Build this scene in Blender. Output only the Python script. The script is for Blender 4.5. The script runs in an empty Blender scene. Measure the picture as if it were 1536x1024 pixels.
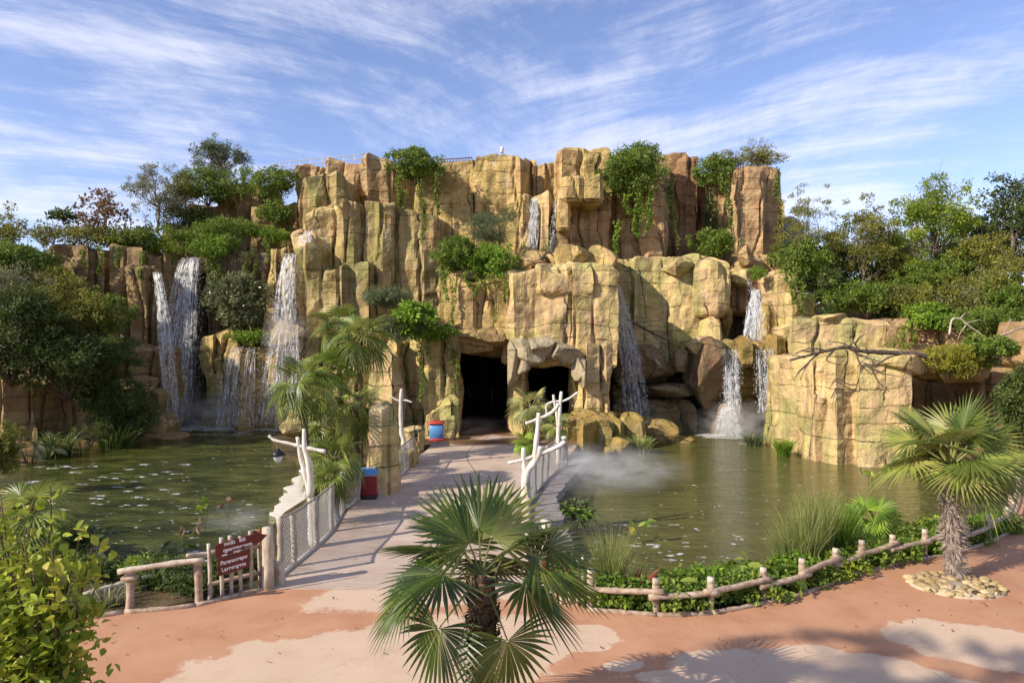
import bpy, math, random
import numpy as np
from mathutils import Vector, Matrix
R_ = math.radians
scene = bpy.context.scene
COL = scene.collection
F = 1024.0
H = 5.5          # camera height over the path
WZ = -0.4        # water level

# ------------------------------------------------------------------ helpers
def P(px, py, d):
    return np.array([(px-768)/F*d, d, H-(py-512)/F*d])
def G(px, py, z=0.0):
    d = (H-z)*F/(py-512)
    return np.array([(px-768)/F*d, d, z])
def lin(r, g, b):
    f = lambda c: (c/12.92 if c <= .04045 else ((c+.055)/1.055)**2.4)
    return (f(r/255), f(g/255), f(b/255), 1)

def hash1(a, seed=0):
    a = np.asarray(a, dtype=np.float64)
    v = np.sin(a*127.1+seed*311.7+17.3)*43758.5453
    return v-np.floor(v)
def hash2(a, b, seed=0):
    v = np.sin(np.asarray(a)*127.1+np.asarray(b)*269.5+seed*419.2+3.7)*43758.5453
    return v-np.floor(v)
def hash3(a, b, c, seed=0):
    v = np.sin(a*127.1+b*269.5+c*113.5+seed*71.3+1.9)*43758.5453
    return v-np.floor(v)
def noise3(p, seed=0):
    p = np.asarray(p, dtype=np.float64)
    i = np.floor(p); f = p-i; f = f*f*(3-2*f)
    x, y, z = i[..., 0], i[..., 1], i[..., 2]
    fx, fy, fz = f[..., 0], f[..., 1], f[..., 2]
    r = 0
    for dx in (0, 1):
        for dy in (0, 1):
            for dz in (0, 1):
                w = (fx if dx else 1-fx)*(fy if dy else 1-fy)*(fz if dz else 1-fz)
                r = r+w*hash3(x+dx, y+dy, z+dz, seed)
    return r*2-1
def fbm(p, seed=0, o=3):
    a = 1; s = 0; t = 0
    for k in range(o):
        s = s+a*noise3(p*(2.03**k), seed+k*5); t += a; a *= .5
    return s/t

class MB:
    """collects pieces and links them as one mesh object"""
    def __init__(s):
        s.v = []; s.f = {}; s.n = 0; s.uv = []; s.rnd = []; s.smooth = True
    def add(s, v, faces, uv=None, rnd=None):
        v = np.asarray(v, dtype=np.float64).reshape(-1, 3)
        for fa in faces:
            fa = np.asarray(fa, dtype=np.int64)
            if fa.size == 0: continue
            s.f.setdefault(fa.shape[1], []).append(fa+s.n)
        s.v.append(v); s.n += len(v)
        s.uv.append(np.zeros((len(v), 2)) if uv is None else np.asarray(uv, float))
        if rnd is None: rnd = np.zeros(len(v))
        s.rnd.append(np.broadcast_to(np.asarray(rnd, float), (len(v),)))
    def build(s, name, mat=None, parent=None, origin=None, smooth=True):
        v = np.concatenate(s.v); uv = np.concatenate(s.uv); rnd = np.concatenate(s.rnd)
        org = np.array([0., 0, 0]) if origin is None else np.asarray(origin, float)
        if parent is None and origin is None:
            org = np.array([(v[:, 0].min()+v[:, 0].max())/2, (v[:, 1].min()+v[:, 1].max())/2, v[:, 2].min()])
        if parent is None: v = v-org
        elif origin is None:
            v = v-np.array(parent.get('_w', (0, 0, 0)))
        me = bpy.data.meshes.new(name)
        me.vertices.add(len(v)); me.vertices.foreach_set('co', v.astype(np.float32).ravel())
        lo = []; ls = []; lt = []; c = 0
        for k, fl in s.f.items():
            fa = np.concatenate(fl)
            lo.append(fa.ravel()); n = len(fa)
            ls.append(c+np.arange(n)*k); lt.append(np.full(n, k)); c += n*k
        lo = np.concatenate(lo)
        me.loops.add(len(lo)); me.loops.foreach_set('vertex_index', lo.astype(np.int32))
        ls = np.concatenate(ls); lt = np.concatenate(lt)
        me.polygons.add(len(ls)); me.polygons.foreach_set('loop_start', ls.astype(np.int32))
        me.polygons.foreach_set('loop_total', lt.astype(np.int32))
        me.polygons.foreach_set('use_smooth', np.full(len(ls), smooth))
        me.update(calc_edges=True)
        u = me.uv_layers.new(name='UVMap')
        u.data.foreach_set('uv', uv[lo].astype(np.float32).ravel())
        a = me.attributes.new('rnd', 'FLOAT', 'POINT'); a.data.foreach_set('value', rnd.astype(np.float32))
        me.validate()
        if mat: me.materials.append(mat)
        o = bpy.data.objects.new(name, me); COL.objects.link(o)
        if parent is None:
            o.location = org; o['_w'] = tuple(float(q) for q in org)
        else:
            o.parent = parent; o['_w'] = tuple(parent.get('_w', (0, 0, 0)))
        return o

def tag(o, label, cat, group=None, kind=None):
    if label: o['label'] = label
    if cat: o['category'] = cat
    if group: o['group'] = group
    if kind: o['kind'] = kind
    return o
def empty(name, loc, label, cat, group=None):
    o = bpy.data.objects.new(name, None); COL.objects.link(o)
    o.location = [float(c) for c in loc]; o['_w'] = tuple(float(c) for c in loc)
    o.empty_display_size = .2
    return tag(o, label, cat, group)

def grid_faces(nu, nv, wrap=False):
    """rows nv, cols nu"""
    i = np.arange(nv-1)[:, None]*nu; j = np.arange(nu if wrap else nu-1)[None, :]; j2 = (j+1) % nu
    return np.stack([i+j, i+j2, i+nu+j2, i+nu+j], -1).reshape(-1, 4)

def tube(mb, pts, rad, n=7, rough=0, seed=0, caps=True, rnd=0.0):
    pts = np.asarray(pts, float); rad = np.broadcast_to(np.asarray(rad, float), (len(pts),))
    t = np.gradient(pts, axis=0); t /= np.linalg.norm(t, axis=1)[:, None]+1e-9
    ref = np.array([0, 0, 1.]) if abs(t[0][2]) < .8 else np.array([1., 0, 0])
    a = np.cross(t, ref); a /= np.linalg.norm(a, axis=1)[:, None]+1e-9
    b = np.cross(t, a)
    th = np.arange(n)/n*2*np.pi
    r = rad[:, None]*np.ones(n)[None]
    if rough: r = r*(1+rough*(hash2(np.arange(len(pts))[:, None]+0*th[None], th[None]*3.1, seed)-.5)*2)
    v = pts[:, None]+r[..., None]*(np.cos(th)[None, :, None]*a[:, None]+np.sin(th)[None, :, None]*b[:, None])
    fs = [grid_faces(n, len(pts), True)]
    L = np.concatenate([[0], np.cumsum(np.linalg.norm(np.diff(pts, axis=0), axis=1))])
    uv = np.stack([np.broadcast_to(th/6.28, (len(pts), n)), np.broadcast_to(L[:, None], (len(pts), n))], -1).reshape(-1, 2)
    if caps:
        fs.append(np.arange(n)[None, ::-1]); fs.append((np.arange(n)+(len(pts)-1)*n)[None])
    mb.add(v.reshape(-1, 3), fs, uv, rnd)

def spline(pts, k=6):
    pts = np.asarray(pts, float)
    if len(pts) < 3: 
        t = np.linspace(0, 1, k+1)[:, None]; return pts[0]*(1-t)+pts[-1]*t
    p = np.vstack([2*pts[0]-pts[1], pts, 2*pts[-1]-pts[-2]]); out = []
    for i in range(1, len(p)-2):
        for t in np.arange(k)/k:
            out.append(.5*((2*p[i])+(-p[i-1]+p[i+1])*t+(2*p[i-1]-5*p[i]+4*p[i+1]-p[i+2])*t*t+(-p[i-1]+3*p[i]-3*p[i+1]+p[i+2])*t**3))
    out.append(p[-2]); return np.array(out)

def box(mb, c, s, rz=0, bev=0.01, rnd=0.0, rx=0, ry=0):
    """bevelled box: centre c, full size s"""
    sx, sy, sz = [q/2 for q in s]; b = min(bev, sx*.9, sy*.9, sz*.9)
    v = []
    for z, ins in ((-sz, b), (-sz+b, 0), (sz-b, 0), (sz, b)):
        x = sx-ins; y = sy-ins; cc = b*.7 if ins == 0 else 0
        if cc: ring = [(-x+cc, -y), (x-cc, -y), (x, -y+cc), (x, y-cc), (x-cc, y), (-x+cc, y), (-x, y-cc), (-x, -y+cc)]
        else: ring = [(-x, -y), (x, -y), (x, -y), (x, y), (x, y), (-x, y), (-x, y), (-x, -y)]
        v += [(p, q, z) for p, q in ring]
    v = np.array(v)
    M = np.array(Matrix.Rotation(rz, 3, 'Z') @ Matrix.Rotation(ry, 3, 'Y') @ Matrix.Rotation(rx, 3, 'X'))
    v = v@M.T+np.asarray(c, float)
    fs = [grid_faces(8, 4, True), np.arange(8)[None, ::-1], (np.arange(8)+24)[None]]
    mb.add(v, fs, None, rnd)

def slab(mb, poly, z0, z1):
    poly = [tuple(p[:2]) for p in poly]; n = len(poly)
    v = [(x, y, z0) for x, y in poly]+[(x, y, z1) for x, y in poly]
    a = sum(poly[i][0]*poly[(i+1) % n][1]-poly[(i+1) % n][0]*poly[i][1] for i in range(n))
    top = np.arange(n)+n
    if a < 0: top = top[::-1]
    side = np.array([[i, (i+1) % n, (i+1) % n+n, i+n] for i in range(n)])
    mb.add(v, [top[None], side])

# ------------------------------------------------------------------ materials
class NT:
    def __init__(s, name):
        s.m = bpy.data.materials.new(name); s.m.use_nodes = True
        s.t = s.m.node_tree; s.t.nodes.clear()
    def n(s, typ, **kw):
        nd = s.t.nodes.new(typ)
        ins = kw.pop('ins', {})
        for k, v in kw.items(): setattr(nd, k, v)
        for k, v in ins.items():
            sk = nd.inputs[k]
            if isinstance(v, bpy.types.NodeSocket): s.t.links.new(v, sk)
            else: sk.default_value = v
        return nd
    def math(s, op, a, b=None, c=None, clamp=False):
        nd = s.t.nodes.new('ShaderNodeMath'); nd.operation = op; nd.use_clamp = clamp
        for i, v in enumerate((a, b, c)):
            if v is None: continue
            if isinstance(v, bpy.types.NodeSocket): s.t.links.new(v, nd.inputs[i])
            else: nd.inputs[i].default_value = v
        return nd.outputs[0]
    def noise(s, vec, scale, detail=4, rough=.55, dim='3D'):
        nd = s.n('ShaderNodeTexNoise', ins={'Scale': scale, 'Detail': detail, 'Roughness': rough})
        if vec is not None: s.t.links.new(vec, nd.inputs['Vector'])
        return nd.outputs[0]
    def rng(s, v, a, b, c=0., d=1., smooth=False):
        nd = s.n('ShaderNodeMapRange', ins={0: v, 1: a, 2: b, 3: c, 4: d})
        if smooth: nd.interpolation_type = 'SMOOTHSTEP'
        return nd.outputs[0]
    def ramp(s, v, stops):
        nd = s.n('ShaderNodeValToRGB', ins={0: v}); e = nd.color_ramp.elements
        while len(e) > 1: e.remove(e[0])
        e[0].position = stops[0][0]; e[0].color = stops[0][1]
        for p, c in stops[1:]:
            q = e.new(p); q.color = c
        return nd.outputs[0]
    def mix(s, f, a, b, mode='MIX'):
        nd = s.n('ShaderNodeMix', data_type='RGBA', blend_type=mode)
        for i, v in ((0, f), (6, a), (7, b)):
            if isinstance(v, bpy.types.NodeSocket): s.t.links.new(v, nd.inputs[i])
            else: nd.inputs[i].default_value = v
        return nd.outputs[2]
    def scalevec(s, vec, sc):
        return s.n('ShaderNodeMapping', ins={0: vec, 3: sc}).outputs[0]
    def out(s, sh, vol=False):
        o = s.n('ShaderNodeOutputMaterial'); s.t.links.new(sh, o.inputs['Volume' if vol else 'Surface']); return s.m
    def bsdf(s, col, rough=.8, spec=.3, **kw):
        nd = s.n('ShaderNodeBsdfPrincipled')
        for k, v in [('Base Color', col), ('Roughness', rough), ('Specular IOR Level', spec)]+list(kw.items()):
            if isinstance(v, bpy.types.NodeSocket): s.t.links.new(v, nd.inputs[k])
            else: nd.inputs[k].default_value = v
        return nd
    def bump(s, h, strength=.5, dist=.1, normal=None):
        nd = s.n('ShaderNodeBump', ins={'Strength': strength, 'Distance': dist, 'Height': h})
        if normal is not None: s.t.links.new(normal, nd.inputs['Normal'])
        return nd.outputs[0]
    def pos(s):
        return s.n('ShaderNodeNewGeometry').outputs['Position']

def rock_mat(name, c1, c2, c3, green, gamt=.5, wet=0., dark=(.035, .025, .012, 1), gthr=.52):
    T = NT(name); pos = T.pos()
    uv = T.n('ShaderNodeUVMap', uv_map='UVMap').outputs[0]
    jn = T.n('ShaderNodeTexNoise', ins={'Vector': pos, 'Scale': 1.3, 'Detail': 5., 'Roughness': .65})
    jv = T.n('ShaderNodeVectorMath', operation='SUBTRACT', ins={0: jn.outputs['Color'], 1: (.5, .5, .5)}).outputs[0]
    jv = T.n('ShaderNodeVectorMath', operation='SCALE', ins={0: jv, 'Scale': .38}).outputs[0]
    uv2 = T.n('ShaderNodeVectorMath', operation='ADD', ins={0: uv, 1: jv}).outputs[0]
    sp = T.n('ShaderNodeSeparateXYZ', ins={0: uv2}); u, v = sp.outputs[0], sp.outputs[1]
    fu = T.math('FLOOR', u); fv = T.math('FLOOR', v)
    ru = T.math('ROUND', u); rv = T.math('ROUND', v)
    du = T.math('MULTIPLY', T.math('ABSOLUTE', T.math('SUBTRACT', u, ru)), 1.5)
    dv = T.math('MULTIPLY', T.math('ABSOLUTE', T.math('SUBTRACT', v, rv)), .85)
    def wn(a, b, k):
        vv = T.n('ShaderNodeCombineXYZ', ins={0: a, 1: b, 2: k}).outputs[0]
        return T.n('ShaderNodeTexWhiteNoise', noise_dimensions='3D', ins={0: vv}).outputs[0]
    pu = T.rng(wn(ru, T.math('FLOOR', T.math('MULTIPLY', v, .3)), 1.3), .35, .6)
    pv = T.rng(wn(fu, rv, 5.1), .25, .9)
    wob = T.noise(pos, 2.2, 4, .65)
    w1 = T.math('MULTIPLY', T.rng(wob, .3, .7, .006, .075), 1)
    lu = T.math('MULTIPLY', T.math('SUBTRACT', 1., T.math('DIVIDE', du, w1), clamp=True), pu)
    lv = T.math('MULTIPLY', T.math('SUBTRACT', 1., T.math('DIVIDE', dv, T.math('MULTIPLY', w1, .55)), clamp=True), pv)
    crack = T.math('MAXIMUM', lu, lv)
    crack = T.math('MULTIPLY', T.rng(crack, 0., .7), T.rng(T.noise(pos, .38, 3, .6), .33, .55, .3, 1.))
    blk = wn(fu, fv, 9.7)
    big = T.noise(pos, .22, 3, .5); mid = T.noise(pos, .9, 5, .6)
    fac = T.math('ADD', T.math('MULTIPLY', big, .9), T.math('MULTIPLY', T.math('SUBTRACT', blk, .5), .13))
    fac = T.math('ADD', fac, T.math('MULTIPLY', T.math('SUBTRACT', mid, .5), .7))
    col = T.ramp(fac, [(.30, c1), (.43, c2), (.56, c3), (.70, c1)])
    gpos = T.scalevec(pos, (.55, .55, .22))
    gn = T.noise(gpos, 1.0, 5, .6)
    col = T.mix(T.math('MULTIPLY', T.rng(gn, gthr, gthr+.16), gamt), col, green)
    st = T.noise(T.scalevec(pos, (2.2, 2.2, .18)), 1.0, 5, .65)
    col = T.mix(T.rng(st, .47, .68, 0, .75), col, T.mix(.6, col, (.09, .075, .045, 1)))
    col = T.mix(T.rng(T.noise(pos, 4.5, 6, .72), .42, .7, 0, .55), col, T.mix(.5, col, (.05, .04, .02, 1)))
    pale = T.noise(T.scalevec(pos, (1.4, 1.4, .5)), 1.1, 4, .6)
    col = T.mix(T.rng(pale, .6, .75, 0, .4), col, (.72, .62, .46, 1))
    col = T.mix(T.math('MULTIPLY', crack, .9), col, dark)
    h = T.math('ADD', T.math('MULTIPLY', T.noise(pos, 1.6, 6, .6), .5), T.math('MULTIPLY', T.noise(pos, 9., 4, .6), .12))
    vo = T.n('ShaderNodeTexVoronoi', feature='F1', ins={'Vector': T.n('ShaderNodeVectorMath', operation='ADD', ins={0: T.scalevec(pos, (1, 1, .75)), 1: jv}).outputs[0], 'Scale': 1.15}).outputs['Distance']
    h = T.math('ADD', h, T.math('MULTIPLY', vo, .55))
    h = T.math('SUBTRACT', h, T.math('MULTIPLY', crack, .4))
    nrm = T.bump(h, .9, .42)
    b = T.bsdf(col, T.rng(mid, .3, .7, .85-wet*.5, .95-wet*.3), .25+wet*.3, Normal=nrm)
    return T.out(b.outputs[0])

ROCK = rock_mat('rock_ochre', (0.290, 0.210, 0.075, 1), (0.555, 0.395, 0.150, 1), (0.470, 0.300, 0.135, 1), (0.250, 0.260, 0.070, 1), .6)
ROCKM = rock_mat('rock_olive_brown', (0.250, 0.190, 0.070, 1), (0.420, 0.320, 0.140, 1), (0.380, 0.240, 0.110, 1), (0.220, 0.230, 0.060, 1), .7, gthr=.47)
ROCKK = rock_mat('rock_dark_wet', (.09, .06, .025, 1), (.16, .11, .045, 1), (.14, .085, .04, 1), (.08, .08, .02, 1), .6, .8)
ROCKR = rock_mat('rock_red', (0.280, 0.180, 0.080, 1), (0.480, 0.330, 0.160, 1), (0.430, 0.250, 0.130, 1), (0.260, 0.240, 0.090, 1), .3, gthr=.58)
ROCKB = rock_mat('rock_brown', (.20, .13, .05, 1), (.34, .23, .09, 1), (.28, .17, .07, 1), (.17, .17, .04, 1), .6, .35)
ROCKP = rock_mat('rock_pale', (0.360, 0.280, 0.110, 1), (0.620, 0.460, 0.195, 1), (0.540, 0.360, 0.190, 1), (0.330, 0.350, 0.110, 1), .65, gthr=.48)
ROCKW = rock_mat('rock_wet', (.22, .15, .04, 1), (.36, .25, .06, 1), (.30, .18, .05, 1), (.20, .18, .03, 1), .6, .7)
ROCKQ = rock_mat('rock_recess_shade', (.12, .08, .035, 1), (.20, .135, .06, 1), (.19, .10, .055, 1), (.11, .12, .05, 1), .6, .4)  # darkened albedo puts the shade of the recess into the rock colour
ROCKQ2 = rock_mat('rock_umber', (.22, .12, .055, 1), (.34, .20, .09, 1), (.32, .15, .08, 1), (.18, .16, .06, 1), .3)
ROCKD = rock_mat('rock_cave', (.03, .025, .02, 1), (.05, .04, .03, 1), (.04, .03, .02, 1), (.03, .03, .02, 1), .3)  # near-black colour paints in the shade of the tunnel

def leaf_mat(name, dark, mid, light, rough=.5, trans=.35, yel=None):
    T = NT(name)
    q_ = lambda c: (min(1, c[0]*1.75), min(1, c[1]*1.42), c[2]*1.25, 1)
    dark, mid, light = q_(dark), q_(mid), q_(light)
    a = T.n('ShaderNodeAttribute', attribute_name='rnd').outputs['Fac']
    st = [(0, dark), (.45, mid), (.85, light)]
    if yel: st.append((.97, yel))
    col = T.ramp(a, st)
    nn = T.noise(T.pos(), 1.2, 2, .5)
    col = T.mix(T.rng(nn, .35, .65, 0, .45), col, dark)
    b = T.bsdf(col, rough, .35)
    tr = T.n('ShaderNodeBsdfTranslucent', ins={0: T.mix(.5, col, light)})
    m = T.n('ShaderNodeMixShader', ins={0: trans, 1: b.outputs[0], 2: tr.outputs[0]})
    return T.out(m.outputs[0])
LG = leaf_mat('leaf_green', (0.026, 0.060, 0.010, 1), (0.075, 0.145, 0.020, 1), (0.170, 0.260, 0.045, 1))
LD = leaf_mat('leaf_dark', (0.017, 0.036, 0.009, 1), (0.042, 0.076, 0.018, 1), (0.095, 0.145, 0.038, 1))
LO = leaf_mat('leaf_olive', (0.045, 0.062, 0.014, 1), (0.115, 0.150, 0.028, 1), (0.230, 0.260, 0.055, 1), yel=(.34, .26, .06, 1))
LY = leaf_mat('leaf_yellow_green', (0.035, 0.080, 0.010, 1), (0.110, 0.190, 0.020, 1), (0.250, 0.370, 0.045, 1), yel=(.45, .38, .05, 1))
LB = leaf_mat('leaf_bluish', (.03, .055, .03, 1), (.07, .11, .055, 1), (.13, .18, .09, 1))
LR = leaf_mat('leaf_brown', (0.040, 0.030, 0.020, 1), (0.100, 0.075, 0.040, 1), (0.190, 0.140, 0.080, 1))
LS = leaf_mat('leaf_silver', (0.050, 0.075, 0.040, 1), (0.110, 0.140, 0.080, 1), (0.210, 0.240, 0.150, 1))
LF = leaf_mat('leaf_fresh', (.035, .09, .01, 1), (.09, .19, .02, 1), (.20, .34, .04, 1))
LP = leaf_mat('palm_leaf', (.03, .06, .012, 1), (.085, .14, .028, 1), (.20, .27, .06, 1), rough=.38, trans=.3, yel=(.36, .34, .10, 1))
LPF = leaf_mat('palm_leaf_deep', (0.010, 0.028, 0.006, 1), (0.035, 0.078, 0.014, 1), (0.130, 0.200, 0.040, 1), rough=.33, trans=.3, yel=(.30, .30, .08, 1))
LP2 = leaf_mat('palm_leaf_pale', (.06, .09, .025, 1), (.15, .19, .06, 1), (.32, .35, .14, 1), rough=.42, trans=.25, yel=(.45, .40, .18, 1))
LGR = leaf_mat('grass_pale', (0.055, 0.085, 0.025, 1), (0.120, 0.180, 0.050, 1), (0.240, 0.310, 0.120, 1), rough=.6)
LM = leaf_mat('moss', (0.080, 0.100, 0.010, 1), (0.160, 0.200, 0.020, 1), (0.250, 0.290, 0.050, 1))
LRED = leaf_mat('leaf_red', (.06, .01, .01, 1), (.16, .03, .02, 1), (.28, .07, .04, 1))

def wood_mat(name, a, b, c, sc=(14, 14, 2)):
    T = NT(name); pos = T.pos()
    g = T.noise(T.scalevec(pos, sc), 1., 5, .65); g2 = T.noise(pos, 2.3, 4, .6)
    col = T.ramp(g, [(.3, a), (.5, b), (.7, c)])
    col = T.mix(T.rng(g2, .45, .75, 0, .6), col, a)
    nrm = T.bump(g, .6, .02)
    return T.out(T.bsdf(col, .8, .2, Normal=nrm).outputs[0])
BARK = wood_mat('bark', (.05, .035, .02, 1), (.12, .085, .05, 1), (.2, .15, .1, 1))
BARKG = wood_mat('bark_grey', (.10, .08, .06, 1), (.2, .17, .13, 1), (.33, .29, .23, 1))
DRIFT = wood_mat('bleached_wood', (.42, .36, .29, 1), (.66, .60, .52, 1), (.78, .74, .68, 1))
FENCEW = wood_mat('fence_wood', (.20, .13, .09, 1), (.38, .28, .20, 1), (.55, .44, .34, 1), (9, 9, 9))
FENCEP = wood_mat('post_end_wood', (.30, .24, .17, 1), (.48, .40, .31, 1), (.64, .56, .46, 1), (9, 9, 4))
ROPEW = wood_mat('rope_wrap', (.22, .18, .13, 1), (.42, .36, .28, 1), (.58, .52, .43, 1), (6, 6, 40))
PTRUNK = wood_mat('palm_fibre', (.045, .03, .018, 1), (.13, .085, .05, 1), (.27, .2, .13, 1), (10, 10, 25))
PTRUNKG = wood_mat('palm_grey_fibre', (.13, .10, .08, 1), (.28, .22, .18, 1), (.48, .40, .34, 1), (16, 16, 5))
DARKW = wood_mat('dark_branch', (.03, .02, .015, 1), (.09, .065, .05, 1), (.2, .16, .12, 1), (8, 8, 8))

def plain(name, col, rough=.6, metal=0, spec=.4, var=.12, sc=6):
    T = NT(name); n = T.noise(T.pos(), sc, 4, .6)
    c = T.mix(T.rng(n, .3, .7, 0, var*2), col, tuple(q*.55 for q in col[:3])+(1,))
    return T.out(T.bsdf(c, rough, spec, Metallic=metal, Normal=T.bump(n, .15, .01)).outputs[0])
M_BLUE = plain('blue_plastic', (.10, .27, .55, 1), .4)
M_RED = plain('red_paint', (.30, .025, .03, 1), .5)
M_BLACK = plain('black_plastic', (.02, .02, .02, 1), .5)
M_SIGN = plain('maroon_board', (.115, .018, .015, 1), .45, var=.06)
M_WHITE = plain('white_paint', (.75, .73, .70, 1), .5)
M_REDS = plain('red_board', (.5, .05, .04, 1), .45)
M_WIRE = plain('galvanised_wire', (.42, .41, .39, 1), .5, .3)
M_METAL = plain('pale_rail_metal', (.60, .52, .45, 1), .5, .2)
M_RAILB = plain('brown_rail', (.14, .07, .04, 1), .6)
M_DARKM = plain('dark_metal', (.03, .03, .03, 1), .4, .6)
M_ROOF = plain('blue_grey_sheet', (.09, .13, .22, 1), .5)
M_GRAYD = plain('grey_net_posts', (.35, .33, .3, 1), .7)
M_STONE = rock_mat('pebble_stone', (.40, .28, .13, 1), (.62, .48, .28, 1), (.55, .42, .22, 1), (.5, .42, .2, 1), .2)
M_WROCK = plain('bleached_rock', (.72, .66, .56, 1), .9, var=.25, sc=1.5)
M_FLOWER = plain('yellow_petal', (.6, .45, .03, 1), .6)

def path_mat():
    T = NT('terracotta_path'); pos = T.pos()
    sp = T.n('ShaderNodeSeparateXYZ', ins={0: pos}); x, y = sp.outputs[0], sp.outputs[1]
    def ell(cx, cy, ax, ay, rot):
        c, s = math.cos(rot), math.sin(rot)
        dx = T.math('SUBTRACT', x, cx); dy = T.math('SUBTRACT', y, cy)
        a = T.math('DIVIDE', T.math('ADD', T.math('MULTIPLY', dx, c), T.math('MULTIPLY', dy, s)), ax)
        b = T.math('DIVIDE', T.math('SUBTRACT', T.math('MULTIPLY', dy, c), T.math('MULTIPLY', dx, s)), ay)
        return T.math('SUBTRACT', 1., T.math('SQRT', T.math('ADD', T.math('MULTIPLY', a, a), T.math('MULTIPLY', b, b))))
    E = [(-1.6, 12.0, 3.1, 1.6, .35), (-3.3, 11.2, 2.4, 1.7, .3), (-1.5, 15.2, 3.0, .95, .3), (.2, 15.6, 2., 1., .1), (3.9, 11.3, 1.3, .9, -.2),
         (5.7, 11.5, 1.6, .75, -.35), (8.6, 12.4, 1.75, 1.0, -.35), (1.3, 12.7, .75, .6, .2), (1.9, 11.6, .35, .2, .2), (2.6, 11.2, .6, .25, 0), (9.8, 11.3, 1.8, .5, -.3), (6.6, 10.9, 1.5, .5, -.3), (-4., 9, 3, 1.8, 0), (5, 9, 4, 1.2, 0)]
    m = None
    for e in E:
        q = ell(*e); m = q if m is None else T.math('MAXIMUM', m, q)
    wob = T.math('MULTIPLY', T.math('SUBTRACT', T.noise(pos, 1.4, 6, .62), .5), .9)
    m = T.math('ADD', T.math('ADD', m, wob), T.math('MULTIPLY', T.math('SUBTRACT', T.noise(pos, 9., 5, .7), .5), .16)); m = T.math('MULTIPLY', T.rng(m, -.03, .05), T.rng(T.noise(pos, 3., 5, .65), .25, .45, .72, 1.))
    fine = T.noise(pos, 22., 4, .7); mid = T.noise(pos, 1.2, 5, .6); vf = T.noise(pos, 90., 2, .6)
    base = T.mix(T.rng(mid, .3, .7), (.40, .195, .105, 1), (.52, .28, .16, 1))
    pale = T.mix(T.rng(mid, .3, .7), (.52, .375, .26, 1), (.62, .46, .33, 1))
    # the pale screed runs on over the mouth of the walkway
    col = T.mix(m, base, pale)
    col = T.mix(T.rng(fine, .35, .7, 0, .3), col, T.mix(.5, col, (.18, .08, .05, 1)))
    col = T.mix(T.rng(T.noise(pos, .6, 5, .7), .5, .72, 0, .35), col, T.mix(.5, col, (.16, .10, .07, 1)))
    col = T.mix(T.rng(vf, .62, .75, 0, .5), col, (.7, .55, .45, 1))
    vc = T.n('ShaderNodeTexVoronoi', feature='DISTANCE_TO_EDGE', ins={'Vector': T.n('ShaderNodeVectorMath', operation='ADD', ins={0: pos, 1: T.n('ShaderNodeVectorMath', operation='SCALE', ins={0: T.n('ShaderNodeTexNoise', ins={'Vector': pos, 'Scale': .9, 'Detail': 6.}).outputs['Color'], 'Scale': .9}).outputs[0]}).outputs[0], 'Scale': .22}).outputs['Distance']
    col = T.mix(T.math('MULTIPLY', T.rng(vc, 0., .0025, .35, 0.), T.rng(T.noise(pos, .5, 2), .45, .55)), col, (.10, .06, .045, 1))
    col = T.mix(T.rng(T.noise(T.scalevec(pos, (1, 2.2, 1)), 7., 4, .8), .66, .72, 0, .5), col, (.16, .09, .06, 1))
    return T.out(T.bsdf(col, .85, .25, Normal=T.bump(T.math('ADD', fine, T.math('MULTIPLY', vf, .5)), .35, .012)).outputs[0])
def walk_mat():
    T = NT('walkway_boards'); pos = T.pos()
    sp = T.n('ShaderNodeSeparateXYZ', ins={0: pos}); x, y = sp.outputs[0], sp.outputs[1]
    yy = T.math('ADD', T.math('ADD', y, T.math('MULTIPLY', x, .12)), T.math('MULTIPLY', T.noise(pos, .6, 3), .12))
    fr = T.math('FRACT', T.math('DIVIDE', yy, .17))
    gap = T.rng(T.math('ABSOLUTE', T.math('SUBTRACT', fr, .5)), .38, .5)
    near = T.rng(y, 24., 28., 1., 0.12)
    gap = T.math('MULTIPLY', gap, T.math('MULTIPLY', near, T.rng(T.noise(pos, .9, 4), .35, .6, .25, 1.)))
    idx = T.math('FLOOR', T.math('DIVIDE', yy, .17))
    wn = T.n('ShaderNodeTexWhiteNoise', noise_dimensions='1D', ins={1: idx}).outputs[0]
    col = T.mix(T.rng(T.noise(pos, .8, 5, .6), .3, .7), (.44, .33, .25, 1), (.60, .47, .37, 1))
    col = T.mix(T.math('MULTIPLY', wn, .16), col, (.27, .2, .165, 1))
    col = T.mix(T.rng(T.noise(T.scalevec(pos, (1, 9, 1)), 2.5, 5, .7), .45, .75, 0, .5), col, (.2, .14, .11, 1))
    # long wandering joint
    xj = T.math('ADD', x, T.math('MULTIPLY', T.math('SINE', T.math('MULTIPLY', y, .42)), .45))
    j = T.rng(T.math('ABSOLUTE', T.math('ADD', xj, 1.75)), 0., .05, 1., 0.)
    col = T.mix(T.math('MULTIPLY', gap, .38), col, (.07, .05, .04, 1))
    col = T.mix(T.math('MULTIPLY', j, .8), col, (.07, .05, .04, 1))
    wet = T.math('MULTIPLY', T.rng(y, 35.8, 36.8), T.rng(T.noise(pos, .5, 3), .3, .5))
    col = T.mix(wet, col, (.16, .09, .045, 1))
    return T.out(T.bsdf(col, T.rng(wet, 0, 1, .8, .35), .3, Normal=T.bump(T.math('SUBTRACT', T.noise(pos, 14, 4), gap), .5, .02)).outputs[0])
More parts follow.
